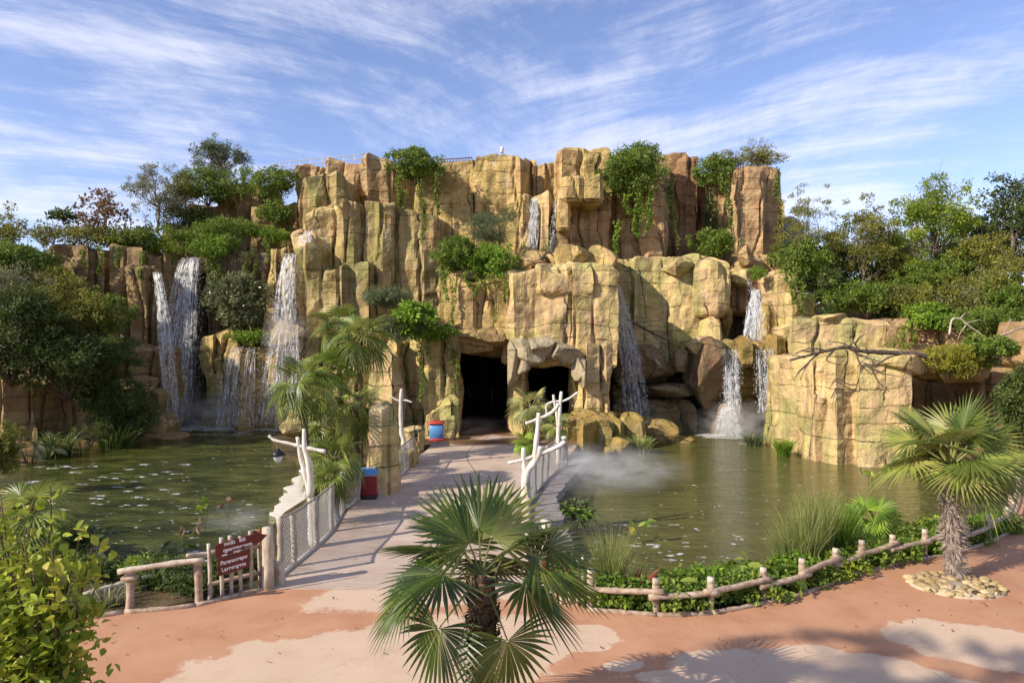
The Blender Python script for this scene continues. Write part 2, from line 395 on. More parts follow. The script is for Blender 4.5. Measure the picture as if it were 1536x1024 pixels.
def water_mat():
    T = NT('pond_water'); pos = T.pos()
    w1 = T.noise(T.scalevec(pos, (1., 2.2, 1)), 1.5, 4, .6)
    w2 = T.noise(T.scalevec(pos, (1., 1.7, 1)), 5.5, 3, .6)
    h = T.math('ADD', w1, T.math('MULTIPLY', w2, .35))
    n = T.bump(h, .85, .18)
    deep = T.noise(T.scalevec(pos, (1, 1.8, 1)), .55, 5, .65)
    col = T.ramp(deep, [(.32, (.016, .022, .005, 1)), (.5, (.050, .060, .012, 1)), (.66, (.11, .115, .028, 1))])
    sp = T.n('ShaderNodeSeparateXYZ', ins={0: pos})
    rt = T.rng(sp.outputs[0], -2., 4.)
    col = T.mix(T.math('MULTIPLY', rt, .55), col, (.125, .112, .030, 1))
    b = T.bsdf(col, .06, .5, Normal=n, IOR=1.33)
    return T.out(b.outputs[0])
def soil_mat():
    T = NT('soil'); pos = T.pos()
    col = T.mix(T.rng(T.noise(pos, .7, 5, .65), .35, .65), (.045, .035, .02, 1), (.13, .095, .05, 1))
    return T.out(T.bsdf(col, .95, .1, Normal=T.bump(T.noise(pos, 5, 5, .7), .8, .08)).outputs[0])
def hill_mat():
    T = NT('hill_soil'); pos = T.pos()
    col = T.mix(T.rng(T.noise(pos, .5, 5, .65), .35, .65), (.12, .075, .035, 1), (.30, .18, .09, 1))
    col = T.mix(T.rng(T.noise(pos, .9, 5, .65), .5, .6), col, (.05, .07, .02, 1))
    return T.out(T.bsdf(col, .95, .1, Normal=T.bump(T.noise(pos, 3, 5, .7), .8, .15)).outputs[0])
def ledge_mat():
    T = NT('grey_ledge'); pos = T.pos()
    col = T.mix(T.rng(T.noise(pos, 1.2, 5, .65), .35, .65), (.24, .21, .19, 1), (.38, .34, .31, 1))
    col = T.mix(T.rng(T.noise(T.scalevec(pos, (.6, 4, 1)), 1.2, 4, .65), .53, .6, 0, .6), col, (.1, .085, .08, 1))
    return T.out(T.bsdf(col, .85, .2, Normal=T.bump(T.noise(pos, 6, 5, .7), .5, .03)).outputs[0])
M_PATH, M_WALK, M_WATER, M_SOIL, M_HILL, M_LEDGE = path_mat(), walk_mat(), water_mat(), soil_mat(), hill_mat(), ledge_mat()
def foam_mat():
    T = NT('foam')
    b = T.bsdf((.8, .8, .78, 1), .6, .3); t = T.n('ShaderNodeBsdfTransparent')
    a = T.n('ShaderNodeAttribute', attribute_name='rnd').outputs['Fac']
    n = T.rng(T.noise(T.pos(), 6., 4, .7), .4, .6)
    f = T.math('MULTIPLY', n, T.math('MULTIPLY', a, .9))
    return T.out(T.n('ShaderNodeMixShader', ins={0: f, 1: t.outputs[0], 2: b.outputs[0]}).outputs[0])
def fall_mat(name, dens=1.):
    T = NT(name); uv = T.n('ShaderNodeUVMap', uv_map='UVMap').outputs[0]
    b = T.bsdf((.86, .88, .90, 1), .35, .5)
    tl = T.n('ShaderNodeBsdfTranslucent', ins={0: (.86, .88, .9, 1)})
    mx = T.n('ShaderNodeMixShader', ins={0: .35, 1: b.outputs[0], 2: tl.outputs[0]})
    t = T.n('ShaderNodeBsdfTransparent')
    n = T.noise(T.scalevec(uv, (9., 1.1, 1)), 1., 5, .7)
    n2 = T.noise(T.scalevec(T.pos(), (1., 1., .6)), 5.5, 4, .7)
    a = T.n('ShaderNodeAttribute', attribute_name='rnd').outputs['Fac']
    f = T.math('MULTIPLY', T.rng(n, .42, .62), T.rng(n2, .40, .56))
    f = T.math('MULTIPLY', f, T.math('MULTIPLY', a, dens), clamp=True)
    return T.out(T.n('ShaderNodeMixShader', ins={0: f, 1: t.outputs[0], 2: mx.outputs[0]}).outputs[0])
M_FOAM = foam_mat(); M_FALL = fall_mat('falling_water', 1.15); M_DROP = plain('spray_drops', (.85, .87, .9, 1), .2, var=0)

# ------------------------------------------------------------------ rocks
def pillar(mb, x0, x1, yt, yb, d, dep=4., seed=0, taper=.0, jit=.42, corner=1.2, fin=.15, topr=.10, slope=0., lean=0., uoff=None, rot=0., dome=.25, beds=1.):
    rs = np.random.RandomState(seed*13+7)
    W = (x1-x0)/F*d; cx = ((x0+x1)/2-768)/F*d; cy = d+dep/2
    z1 = H+(512-yt)/F*d
    z0 = -1.5 if yb is None else H+(512-yb)/F*d
    hx, hy = W/2, dep/2
    cf = min(.35, hx*.45, hy*.45)
    # outline corner list counter-clockwise, starting on the back
    def side(a, b, n):
        return [tuple(np.array(a)+(np.array(b)-np.array(a))*t) for t in np.linspace(0, 1, n+1)]
    nx = max(1, int(round(W/corner))); ny = max(1, int(round(dep/corner)))
    pts = side((hx-cf, hy), (-hx+cf, hy), 1)+side((-hx, hy-cf), (-hx, -hy+cf), ny)+side((-hx+cf, -hy), (hx-cf, -hy), nx)+side((hx, -hy+cf), (hx, hy-cf), ny)
    pts = np.array(pts); K = len(pts)
    if nx > 1:   # irregular facet spacing along the front
        fr = np.where((pts[:, 1] < -hy+.01))[0][1:-1]; pts[fr, 0] += (rs.rand(len(fr))-.5)*W/nx*.6
    nrm = pts/np.array([hx, hy]); nrm = np.sign(nrm)*np.abs(nrm)**3; nrm /= np.linalg.norm(nrm, axis=1)[:, None]
    base_off = (rs.rand(K)-.5)*2*jit
    nz = max(4, int((z1-z0)/fin)); t = np.linspace(0, 1, nz)
    ts = []
    seg = []
    for k in range(K):
        a, b = pts[k], pts[(k+1) % K]; L = np.linalg.norm(b-a)
        back = a[1] > hy-.01 and b[1] > hy-.01
        n = max(1, int(round(L/(1. if back else fin))))
        for q in range(n): seg.append((k, (k+1) % K, q/n))
    ka = np.array([s[0] for s in seg]); kb = np.array([s[1] for s in seg]); tt = np.array([s[2] for s in seg])
    N = len(seg)
    zz = z0+t*(z1-z0)
    # corner offsets that drift with height
    kk = np.arange(K)[None, :]; off = base_off[None]+jit*1.0*noise3(np.stack([kk*3.7+0*zz[:, None], zz[:, None]*.45+0*kk, kk*0+0*zz[:, None]+seed], -1), 3)
    tap = 1+taper*(1-t)**1.5
    cp = pts[None]*tap[:, None, None]+nrm[None]*off[..., None]
    xy = cp[:, ka]*(1-tt)[None, :, None]+cp[:, kb]*tt[None, :, None]
    nn = nrm[ka]*(1-tt)[:, None]+nrm[kb]*tt[:, None]; nn /= np.linalg.norm(nn, axis=1)[:, None]+1e-9
    p0 = pts[ka]*(1-tt)[:, None]+pts[kb]*tt[:, None]
    U = np.concatenate([[0], np.cumsum(np.linalg.norm(np.diff(p0, axis=0), axis=1))])
    Z = np.broadcast_to(zz[:, None], (nz, N)).copy()
    X = xy[..., 0]; Y = xy[..., 1]
    # top height variation
    wx = X+cx; wy = Y+cy
    topv = slope*(X/max(hx, .1))*hx+.35*noise3(np.stack([wx*.8, wy*.8, 0*wx+seed], -1), 11)*min(1, W/2)
    ft = np.clip((Z-(z1-1.5))/1.5, 0, 1)
    Z = Z+topv*ft
    Pp = np.stack([wx, wy, Z], -1)
    u = U[None]/1.5+.45*noise3(Pp*.28, 21)+(seed*.37 % 1 if uoff is None else uoff)+.10*noise3(Pp*1.1, 22)
    v = Z/.8+.35*noise3(Pp*.3, 25)+.09*noise3(Pp*1.3, 26)
    bo = (hash2(np.floor(u), np.floor(v), 3)-.5)
    gu = np.abs(u-np.round(u))*1.5; gv = np.abs(v-np.round(v))*.85
    g = np.maximum(np.clip(1-gu/.17, 0, 1), .6*np.clip(1-gv/.15, 0, 1))
    gm = np.clip(1-gu/.2, 0, 1)*(hash1(np.round(u), seed+2) > .4)*(.5+.5*noise3(Pp*.5, 77))
    disp = beds*(.06*bo-.03*np.clip(1-gu/.17, 0, 1)-.48*gm)+.09*fbm(Pp*.5, 31)+.10*(np.abs(noise3(Pp*[1.1, 1.1, 1.6], 35))-.3)+.045*fbm(Pp*3.2, 33)
    # round the upper rim (and lower rim when hanging)
    e = np.clip(1-(z1-zz)/max(topr, .01), 0, 1); inset = topr*(1-np.sqrt(np.clip(1-e*e, 0, 1)))
    if yb is not None:
        e2 = np.clip(1-(zz-z0)/max(topr, .01), 0, 1); inset = inset+topr*(1-np.sqrt(np.clip(1-e2*e2, 0, 1)))
    disp = disp-inset[:, None]
    X = X+nn[None, :, 0]*disp+lean*(Z-z0); Y = Y+nn[None, :, 1]*disp
    if rot:
        c, s = math.cos(rot), math.sin(rot); X, Y = X*c-Y*s, X*s+Y*c
    V = np.stack([X+cx, Y+cy, Z], -1); UV = np.stack([u, v], -1)
    rows = [V]; uvs = [UV]
    def cap(row, uvr, sgn):
        cen = row.mean(0); out = []; uo = []
        for k, s in enumerate((.93, .78, .55, .28, .03)):
            r = cen+(row-cen)*s
            r[:, 2] = row[:, 2]*(s**.6)+cen[2]*(1-s**.6)+sgn*dome*(1-s**2)*min(W, dep, 1.5)*.5
            r[:, 2] += .12*noise3(r*1.1, 41)
            out.append(r); q = uvr.copy(); q[:, 1] += (1-s)*min(hx, hy)/.85; uo.append(q)
        return np.array(out), np.array(uo)
    a, b = cap(V[-1], UV[-1], 1); rows.append(a); uvs.append(b)
    if yb is not None:
        a, b = cap(V[0], UV[0], -1); rows.insert(0, a[::-1]); uvs.insert(0, b[::-1])
    V = np.concatenate(rows).reshape(-1, 3); UV = np.concatenate(uvs).reshape(-1, 2)
    nr = len(V)//N
    fs = [grid_faces(N, nr, True), (np.arange(N)+(nr-1)*N)[None]]
    mb.add(V, fs, UV)

def boulder(mb, px, py, rx, ry, d, rd, seed=0, facets=14, n=44, cut=(.62, .9), pw=.62, res=None):
    rs = np.random.RandomState(seed*7+3)
    c = P(px, py, d); S = np.array([rx/F*d, rd, ry/F*d])
    if res: n = res
    th = np.linspace(0, 2*np.pi, n*2, endpoint=False); ph = np.linspace(-np.pi/2, np.pi/2, n)
    def sp(x): return np.sign(x)*np.abs(x)**pw
    x = sp(np.cos(ph))[:, None]*sp(np.cos(th))[None]; y = sp(np.cos(ph))[:, None]*sp(np.sin(th))[None]; z = sp(np.sin(ph))[:, None]+0*x
    p = np.stack([x, y, z], -1).reshape(-1, 3)
    for k in range(facets):
        nk = rs.normal(size=3); nk /= np.linalg.norm(nk); h = cut[0]+(cut[1]-cut[0])*rs.rand()
        p = p-np.clip(p@nk-h, 0, None)[:, None]*nk*.92
    v = p*S+c
    nn = p/(np.linalg.norm(p, axis=1)[:, None]+1e-9)
    sc = min(1., S.min()/1.2)
    v = v+nn*((.16*fbm(v*.8, 31)+.07*fbm(v*2.6, 33))*sc)[:, None]
    u = np.broadcast_to(th[None], (n, n*2)).reshape(-1)*S[0]/1.5*.9+.5*noise3(v*.3, 21)+seed*.37
    w = v[:, 2]/.85*.8+.5*noise3(v*.35, 25)+.3
    mb.add(v, [grid_faces(n*2, n, True)], np.stack([u, w], -1))

def rock(name, label, mat, items, cat='rock', group=None):
    mb = MB()
    for k, it in enumerate(items):
        if it[0] == 'b': boulder(mb, *it[1:7], seed=k+len(label)*3, **(it[7] if len(it) > 7 else {}))
        else:
            kw = dict(it[6]) if len(it) > 6 else {}
            dep = it[5] if len(it) > 5 else 4.
            kw.setdefault('seed', k+len(label)*5)
            pillar(mb, it[0], it[1], it[2], it[3], it[4], dep, **kw)
    o = mb.build(name, mat, smooth=False)
    return tag(o, label, cat, group)

T_ = dict
N_ = None
# ---- left wall
rock('rock_wall', 'brown columned rock wall at the far left with a flat shrub-covered top', ROCKB, [
    (73, 124, 368, N_, 46.5, 6), (120, 162, 374, N_, 46.8, 6), (160, 204, 369, N_, 46.4, 6), (200, 246, 378, N_, 47.2, 6)])
rock('rock_pillar', 'rounded brown rock pillar left of the thin waterfall jet', ROCKB, [
    (188, 217, 398, N_, 45.4, 2.2), (212, 236, 402, N_, 46.4, 3)])
rock('rock_stack', 'stacked dark rock blocks at the left edge of the wide waterfall', ROCKB, [
    (188, 238, 523, N_, 44.2, 3, T_(seed=5)), (176, 232, 590, N_, 42.8, 3, T_(seed=9)), ('b', 205, 578, 28, 14, 43.4, 1.3)])
rock('boulder', 'orange-brown boulder in the pond beside the wide waterfall', ROCKB, [
    ('b', 245, 641, 27, 24, 43, 1.3), ('b', 246, 656, 36, 8, 42, 1.2)])
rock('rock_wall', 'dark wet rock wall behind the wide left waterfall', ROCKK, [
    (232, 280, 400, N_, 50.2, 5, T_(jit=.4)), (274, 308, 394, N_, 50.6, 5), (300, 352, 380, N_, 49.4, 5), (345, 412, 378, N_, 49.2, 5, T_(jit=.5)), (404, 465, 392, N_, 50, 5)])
rock('rock_ledge', 'rock lip at the top of the wide left waterfall', ROCKB, [
    (262, 304, 384, 408, 49.2, 3, T_(topr=.2)), (226, 250, 404, 424, 49, 3, T_(topr=.2))])
rock('rock_pillar', 'yellow-brown twin rock stub between the two left waterfalls', ROCK, [
    (302, 326, 502, N_, 47.2, 2.4), (322, 350, 498, N_, 46.9, 2.4), (344, 366, 520, N_, 47.6, 2.4)])
rock('rock_wall', 'shaded upper rock terrace under the shrubs at top left', ROCKB, [
    (238, 300, 335, 420, 53, 6), (280, 345, 306, 420, 54, 6), (330, 396, 276, 420, 54.5, 6, T_(jit=.5)), (366, 408, 312, 420, 52.2, 5), (400, 440, 308, 420, 52, 4)])
rock('rock_pillar', 'pale rounded pillars just left of the middle-left cascade', ROCK, [
    (402, 420, 374, N_, 47.3, 3, T_(taper=.25)), (416, 432, 372, 560, 47, 2.4)])
rock('rock_wall', 'wet ochre rock chute carrying the middle-left cascade', ROCKW, [
    (424, 446, 388, N_, 47.4, 3, T_(taper=.9)), ('b', 432, 500, 26, 22, 46.4, 1.5), (344, 386, 522, N_, 45.6, 3, T_(taper=.2, topr=.6)), (380, 424, 520, N_, 46.4, 3, T_(taper=.2))])
rock('rock_wall', 'ochre rock wall between the middle-left cascade and the palms', ROCKM, [
    (446, 486, 372, N_, 46.8, 5, T_(taper=.1)), (482, 520, 402, N_, 46.4, 5), (516, 560, 398, N_, 47, 5), (448, 500, 560, N_, 44.8, 3, T_(taper=.15))])
rock('boulder', 'pale rocks under the palms where the left cascade meets the pond', ROCKP, [
    (430, 470, 620, N_, 40.5, 2.5), ('b', 455, 640, 40, 18, 38.5, 2.), (470, 540, 560, N_, 40.5, 3), (520, 575, 500, N_, 41, 3)])
# ---- upper left-centre
rock('rock_pillar', 'two tall rounded pillars standing above the middle-left cascade', ROCKM, [
    (444, 470, 264, 470, 49.4, 3.4, T_(taper=.12)), (466, 512, 260, 420, 49, 4, T_(jit=.4))])
rock('rock_slab', 'smooth greenish sloping slab with white spill below the two tall pillars', ROCKP, [
    (452, 512, 312, 420, 48, 3, T_(jit=.5, slope=.25, topr=.8)), (440, 470, 345, 440, 47.6, 2, T_(topr=.6, taper=.3))])
rock('rock_pillar', 'slim lit rock pillar with knobbed head left of the dark crevice', ROCKM, [
    (508, 537, 301, 470, 47, 2.8, T_(jit=.35)), (500, 540, 430, N_, 47.2, 3)])
rock('rock_pillar', 'broad brown rock pillar with flat head right of the dark crevice', ROCKM, [
    (552, 594, 300, N_, 47.6, 5, T_(jit=.35))])
rock('rock_wall', 'wide brown brick-jointed rock face above the palm group', ROCKM, [
    (534, 556, 330, N_, 48.4, 5), (590, 658, 318, N_, 48.4, 6, T_(jit=.22, topr=.3)), ])
rock('rock_wall', 'high pinkish rock wall with pale railing along its top', ROCKR, [
    (440, 500, 248, 330, 54, 6), (488, 552, 240, 400, 53.6, 6), (546, 590, 233, 400, 51.6, 6, T_(jit=.35, topr=.5))])
# ---- main back wall
rock('rock_wall', 'tall sunlit back wall below the brown railing in the centre', ROCK, [
    (584, 662, 244, 460, 52.6, 5), (655, 716, 243, 470, 52.4, 6, T_(jit=.15))])
rock('rock_wall', 'sunlit fluted rock wall with a pole on top left of the upper falls', ROCK, [
    (706, 754, 234, 470, 51.6, 6, T_(jit=.35)), (752, 786, 236, 420, 51.2, 6, T_(jit=.3, topr=.5)), (796, 842, 240, 420, 52.6, 6), (783, 802, 240, 420, 53.4, 6)])
rock('rock_block', 'large square rock block forming the highest point of the cliff', ROCK, [
    (837, 912, 222, 330, 49.6, 6, T_(jit=.3, topr=.4)), (905, 948, 232, 420, 51.4, 5)])
rock('rock_block', 'overhanging lit rock blocks jutting out beside the upper falls', ROCK, [
    (870, 907, 264, 301, 46.6, 5, T_(topr=.1, jit=.1, seed=3)), (842, 876, 266, 300, 46.4, 5, T_(topr=.1, jit=.1, seed=4)), (836, 856, 282, 344, 46.8, 2.5, T_(jit=.15, topr=.15, seed=6))])
rock('rock_wall', 'dark red brick-jointed recess under the overhanging blocks', ROCKR, [
    (856, 915, 290, 420, 49.4, 4, T_(jit=.12)), (826, 862, 330, 420, 48.2, 4)])
rock('rock_pillar', 'mossy rock fingers on either side of the upper white fall', ROCKP, [
    (782, 797, 292, 400, 48.2, 2, T_(taper=.2, topr=.3)), (806, 826, 288, 400, 48.0, 2, T_(taper=.1, topr=.4)), (790, 812, 300, 400, 49.4, 2)])
rock('rock_wall', 'lit pink rock buttress hung with green vines right of centre', ROCKR, [
    (936, 978, 330, N_, 50.2, 4, T_(jit=.25)), (966, 1002, 290, N_, 49.4, 5, T_(taper=.35, jit=.3)), (925, 1000, 236, 400, 51.4, 5)])
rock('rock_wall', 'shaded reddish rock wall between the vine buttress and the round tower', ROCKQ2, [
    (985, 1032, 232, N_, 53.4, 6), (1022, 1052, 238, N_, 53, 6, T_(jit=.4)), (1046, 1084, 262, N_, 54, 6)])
rock('rock_tower', 'round free-standing red rock tower with shrubs on its top', ROCKR, [
    (1100, 1150, 247, N_, 50.2, 5, T_(jit=.22, topr=.5)), (1136, 1170, 252, N_, 51., 5, T_(taper=.05)), (1074, 1106, 256, N_, 52, 4, T_(topr=.8))])
rock('rock_slab', 'low pale rock hump and slab at the foot of the red tower', ROCKR, [
    ('b', 1116, 384, 12, 15, 47, 1.2), (1102, 1168, 388, 470, 47.4, 4, T_(topr=.5)), (1160, 1200, 392, 470, 49, 4)])
# ---- middle terrace and tower over the entrance
rock('rock_terrace', 'tumbled ledges below the upper white fall with driftwood', ROCK, [
    (776, 830, 372, 450, 45.8, 4, T_(topr=.6)), ('b', 800, 398, 26, 22, 43.6, 2.), (828, 850, 380, 450, 43, 2.5), ('b', 862, 392, 34, 22, 43.2, 2.4), (880, 912, 372, 520, 45.2, 3, T_(jit=.4, topr=.6)), (775, 800, 388, 450, 42.2, 2), ('b', 905, 392, 28, 24, 46, 2.)])
rock('entrance_rock', 'big sunlit rock tower block over the cave entrance', ROCKP, [
    (762, 858, 402, 548, 40., 6, T_(seed=3, topr=.2, corner=1.25, jit=.3)), (850, 922, 398, 552, 39.6, 6.5, T_(seed=12, topr=.2, jit=.26, slope=-.10)),
    (872, 920, 510, N_, 39.5, 6.5, T_(seed=14, taper=.06, jit=.2)), (764, 788, 500, N_, 40.2, 6, T_(seed=17, jit=.25)), (806, 892, 404, 440, 39.9, 5, T_(seed=21, jit=.3)), (862, 876, 530, N_, 40, 4, T_(seed=20, jit=.1))])
rock('rock_arch', 'grey jagged rock hood over the small arched cave opening', rock_mat('rock_grey_hood', (.28, .22, .13, 1), (.42, .35, .22, 1), (.34, .26, .16, 1), (.3, .28, .12, 1), .4), [
    ('b', 790, 527, 30, 22, 39.7, 1.1, T_(facets=9, cut=(.5, .85))), ('b', 812, 520, 24, 20, 39.5, 1.1, T_(facets=9, cut=(.5, .8))), ('b', 846, 530, 34, 20, 39.5, 1.1, T_(facets=9, cut=(.5, .8))), ('b', 771, 548, 12, 40, 39.8, 1.1, T_(facets=9, cut=(.5, .8))), ('b', 872, 556, 9, 26, 39.4, 1., T_(facets=9, cut=(.5, .8))), ('b', 784, 550, 12, 14, 39.9, 1.1, T_(facets=6)), ('b', 868, 550, 13, 22, 39.7, 1.1, T_(facets=6))])
rock('rock_wall', 'rock face with hanging ivy over the large cave mouth', ROCK, [
    (655, 692, 404, 512, 42, 5, T_(seed=4, corner=1.1)), (686, 730, 420, 512, 41.2, 5, T_(seed=6, corner=1.)), (726, 770, 416, 516, 41, 5, T_(seed=7))])
rock('rock_overhang', 'dark layered ceiling slabs inside the large cave mouth', ROCKB, [  # darker rock material puts the ceiling's shade into its colour
    (680, 770, 496, 518, 40.6, 3.5, T_(slope=-.2, topr=.25)), (684, 764, 512, 529, 42., 3, T_(topr=.2, slope=-.1)), ('b', 722, 506, 42, 8, 40.6, 1.4), ('b', 680, 518, 11, 30, 40.3, 1.2, T_(facets=6)), ('b', 716, 516, 30, 15, 41., 1.3, T_(facets=6))])
rock('rock_buttress', 'mossy rock buttress left of the large cave mouth', ROCKP, [
    (572, 602, 512, N_, 40.2, 5, T_(seed=3)), (596, 642, 506, N_, 40.8, 5, T_(seed=4)), (634, 684, 500, N_, 40, 2.4, T_(seed=5, jit=.2)), (560, 596, 530, N_, 39.2, 2.5)])
rock('rock_wedge', 'wedge-topped rock behind the blue and red bin', ROCKP, [
    (636, 684, 606, N_, 39.3, 1.4, T_(slope=.45, topr=.25, jit=.15)), (666, 686, 622, N_, 39.2, 1.)])
rock('standing_rock', 'tall standing ochre rock beside the red bin on the walkway', ROCKP, [
    (546, 580, 612, N_, 24.2, 1.1, T_(taper=.12, jit=.1, topr=.22, corner=.9, fin=.08, seed=2)), (566, 592, 634, N_, 24.6, 1.2, T_(taper=.1, jit=.12, topr=.2, fin=.08))])
rock('low_rock', 'low greenish rock behind the short netting panel', ROCKP, [(596, 624, 676, N_, 29.6, 2, T_(fin=.1, jit=.12))])
rock('low_rock', 'farther low greenish rock between the slim branch post and the wedge rock', ROCKP, [(608, 634, 645, N_, 35, 2, T_(fin=.1, jit=.15))])
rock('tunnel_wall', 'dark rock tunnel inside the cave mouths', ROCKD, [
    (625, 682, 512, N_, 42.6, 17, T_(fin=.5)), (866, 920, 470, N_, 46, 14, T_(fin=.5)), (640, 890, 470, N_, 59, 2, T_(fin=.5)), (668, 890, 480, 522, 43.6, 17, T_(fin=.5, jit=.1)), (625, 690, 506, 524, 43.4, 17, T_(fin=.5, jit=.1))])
# ---- right of tower
rock('rock_wall', 'sunlit jointed rock wall crossed by a diagonal shadow right of the entrance', ROCKP, [
    (912, 950, 392, N_, 47.6, 5, T_(seed=3)), (944, 1010, 384, 560, 46.8, 5, T_(seed=4, jit=.25)), (1002, 1084, 386, 540, 46.3, 5, T_(seed=5, jit=.25)), (1046, 1094, 388, 478, 45.2, 3, T_(topr=.7, seed=31, jit=.2)), ('b', 1020, 402, 28, 16, 46.6, 1.4)])
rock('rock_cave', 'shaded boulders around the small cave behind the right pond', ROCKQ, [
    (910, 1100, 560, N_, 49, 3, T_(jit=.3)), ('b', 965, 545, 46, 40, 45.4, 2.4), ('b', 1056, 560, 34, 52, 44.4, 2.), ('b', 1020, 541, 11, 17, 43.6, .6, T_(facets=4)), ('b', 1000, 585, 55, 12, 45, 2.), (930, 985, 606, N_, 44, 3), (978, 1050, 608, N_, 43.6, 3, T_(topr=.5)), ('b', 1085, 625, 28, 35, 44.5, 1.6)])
rock('rock_block', 'flat-topped ochre rocks at the water by the foot of the entrance tower', ROCKW, [
    (846, 872, 628, N_, 37.2, 2.5, T_(fin=.1)), (866, 908, 626, N_, 36.6, 3, T_(fin=.1, topr=.25)), (900, 934, 630, N_, 37.6, 3, T_(fin=.1)), (928, 966, 628, N_, 38.2, 3, T_(fin=.1, topr=.25))])
rock('boulder', 'small mossy boulder in the water left of the bright reeds', ROCKW, [
    ('b', 935, 670, 20, 16, 36., .8, T_(facets=10)), ('b', 915, 678, 9, 8, 35.5, .5)])
rock('low_rock', 'dark wet rocks at the bottom of the shaded dark fall', ROCKW, [
    ('b', 985, 648, 30, 18, 41, 1.4), ('b', 965, 636, 28, 14, 42, 1.4), ('b', 1015, 660, 26, 8, 41, 1.2)])
rock('rock_wall', 'dark wet back of the niche behind the alcove fall', ROCKK, [(1080, 1150, 400, 530, 49.5, 3, T_(jit=.4))])  # dark rock material stands in for the shade inside the niche
rock('rock_wall', 'yellow algae-stained alcove behind the upper right fall', ROCKW, [
    (1136, 1166, 452, 530, 46, 3, T_(taper=.2, topr=.6)), (1076, 1094, 440, 520, 47.2, 3)])
rock('rock_wall', 'pale lit rock shoulder right of the alcove fall', ROCKP, [
    (1138, 1192, 404, 470, 46.6, 5, T_(seed=4)), (1158, 1204, 412, N_, 45.6, 5, T_(seed=9, taper=.1)), (1180, 1236, 440, N_, 44.4, 5, T_(seed=3)), (1100, 1140, 402, 425, 46.9, 4)])
rock('pool_ledge', 'upper rock basin spilling two curtains into the right pond', ROCKW, [
    (1078, 1112, 514, 552, 43.6, 3, T_(topr=.15, jit=.1)), (1130, 1168, 514, 550, 43.6, 3, T_(topr=.15, jit=.1)), (1108, 1134, 508, 550, 43, 2, T_(topr=.4, jit=.2)), (1076, 1172, 540, 600, 44.6, 3, T_(topr=.8)),
    (1160, 1182, 502, N_, 43.4, 3, T_(jit=.2, taper=.3)), (1078, 1170, 570, N_, 45.6, 3)])
rock('rock_pyramid', 'pale pointed rock left of the right basin', ROCKP, [
    (1056, 1078, 478, 530, 44.6, 2, T_(taper=.8, topr=.4)), ('b', 1050, 520, 24, 16, 44.6, 1.4)])
rock('rock_wall', 'low pale rock wall behind the big right rock', ROCKP, [
    (1200, 1272, 482, N_, 41.4, 5, T_(seed=2)), (1262, 1332, 484, N_, 40.8, 5, T_(seed=8)), ('b', 1240, 478, 26, 9, 42, 1.5)])
rock('rock_wall', 'terracotta rock wall under the ivy at the right', ROCKR, [
    (1320, 1420, 482, N_, 40.4, 5, T_(seed=4)), (1412, 1500, 488, N_, 40, 5, T_(seed=5)), ('b', 1390, 440, 50, 14, 46, 2.), ('b', 1465, 455, 26, 16, 44, 2), ('b', 1280, 452, 26, 12, 46, 2.)])
rock('big_rock', 'large fluted pink and yellow rock standing in the right pond', ROCKP, [
    (1206, 1252, 540, N_, 34.6, 5, T_(seed=2, taper=.5, jit=.3, fin=.11)), (1242, 1302, 534, N_, 33.2, 5, T_(seed=3, taper=.22, jit=.35, fin=.11)), (1294, 1372, 530, N_, 32.2, 5, T_(seed=4, taper=.12, jit=.35, topr=.6, fin=.11)),
    ('b', 1330, 545, 46, 18, 33.4, 2.), (1236, 1262, 536, 600, 33.8, 2, T_(fin=.11))])
rock('mossy_slab', 'mossy flat slab bridging a dark gap behind the right palm', ROCKB, [
    (1374, 1430, 534, 566, 33, 4, T_(topr=.4)), (1420, 1486, 536, 572, 32.6, 4, T_(topr=.4)), (1476, 1540, 560, N_, 33.6, 4), (1370, 1400, 570, N_, 36.5, 3), (1380, 1500, 560, N_, 38, 2)])
rock('boulder', 'smooth rounded salmon boulder at the right edge', ROCKR, [
    ('b', 1530, 515, 28, 34, 35, 2., T_(facets=3))])
# ---- left bank low wall blocks
rock('low_rock', 'brown block wall half hidden by the dark bushes at the left edge', ROCKB, [(-40, 50, 576, N_, 38, 3)])
rock('low_rock', 'brown rock block behind the dark broad-leaved plant on the left bank', ROCKB, [(112, 162, 580, N_, 40.5, 3), (58, 88, 586, N_, 41, 3), (84, 118, 600, N_, 40.8, 3)])
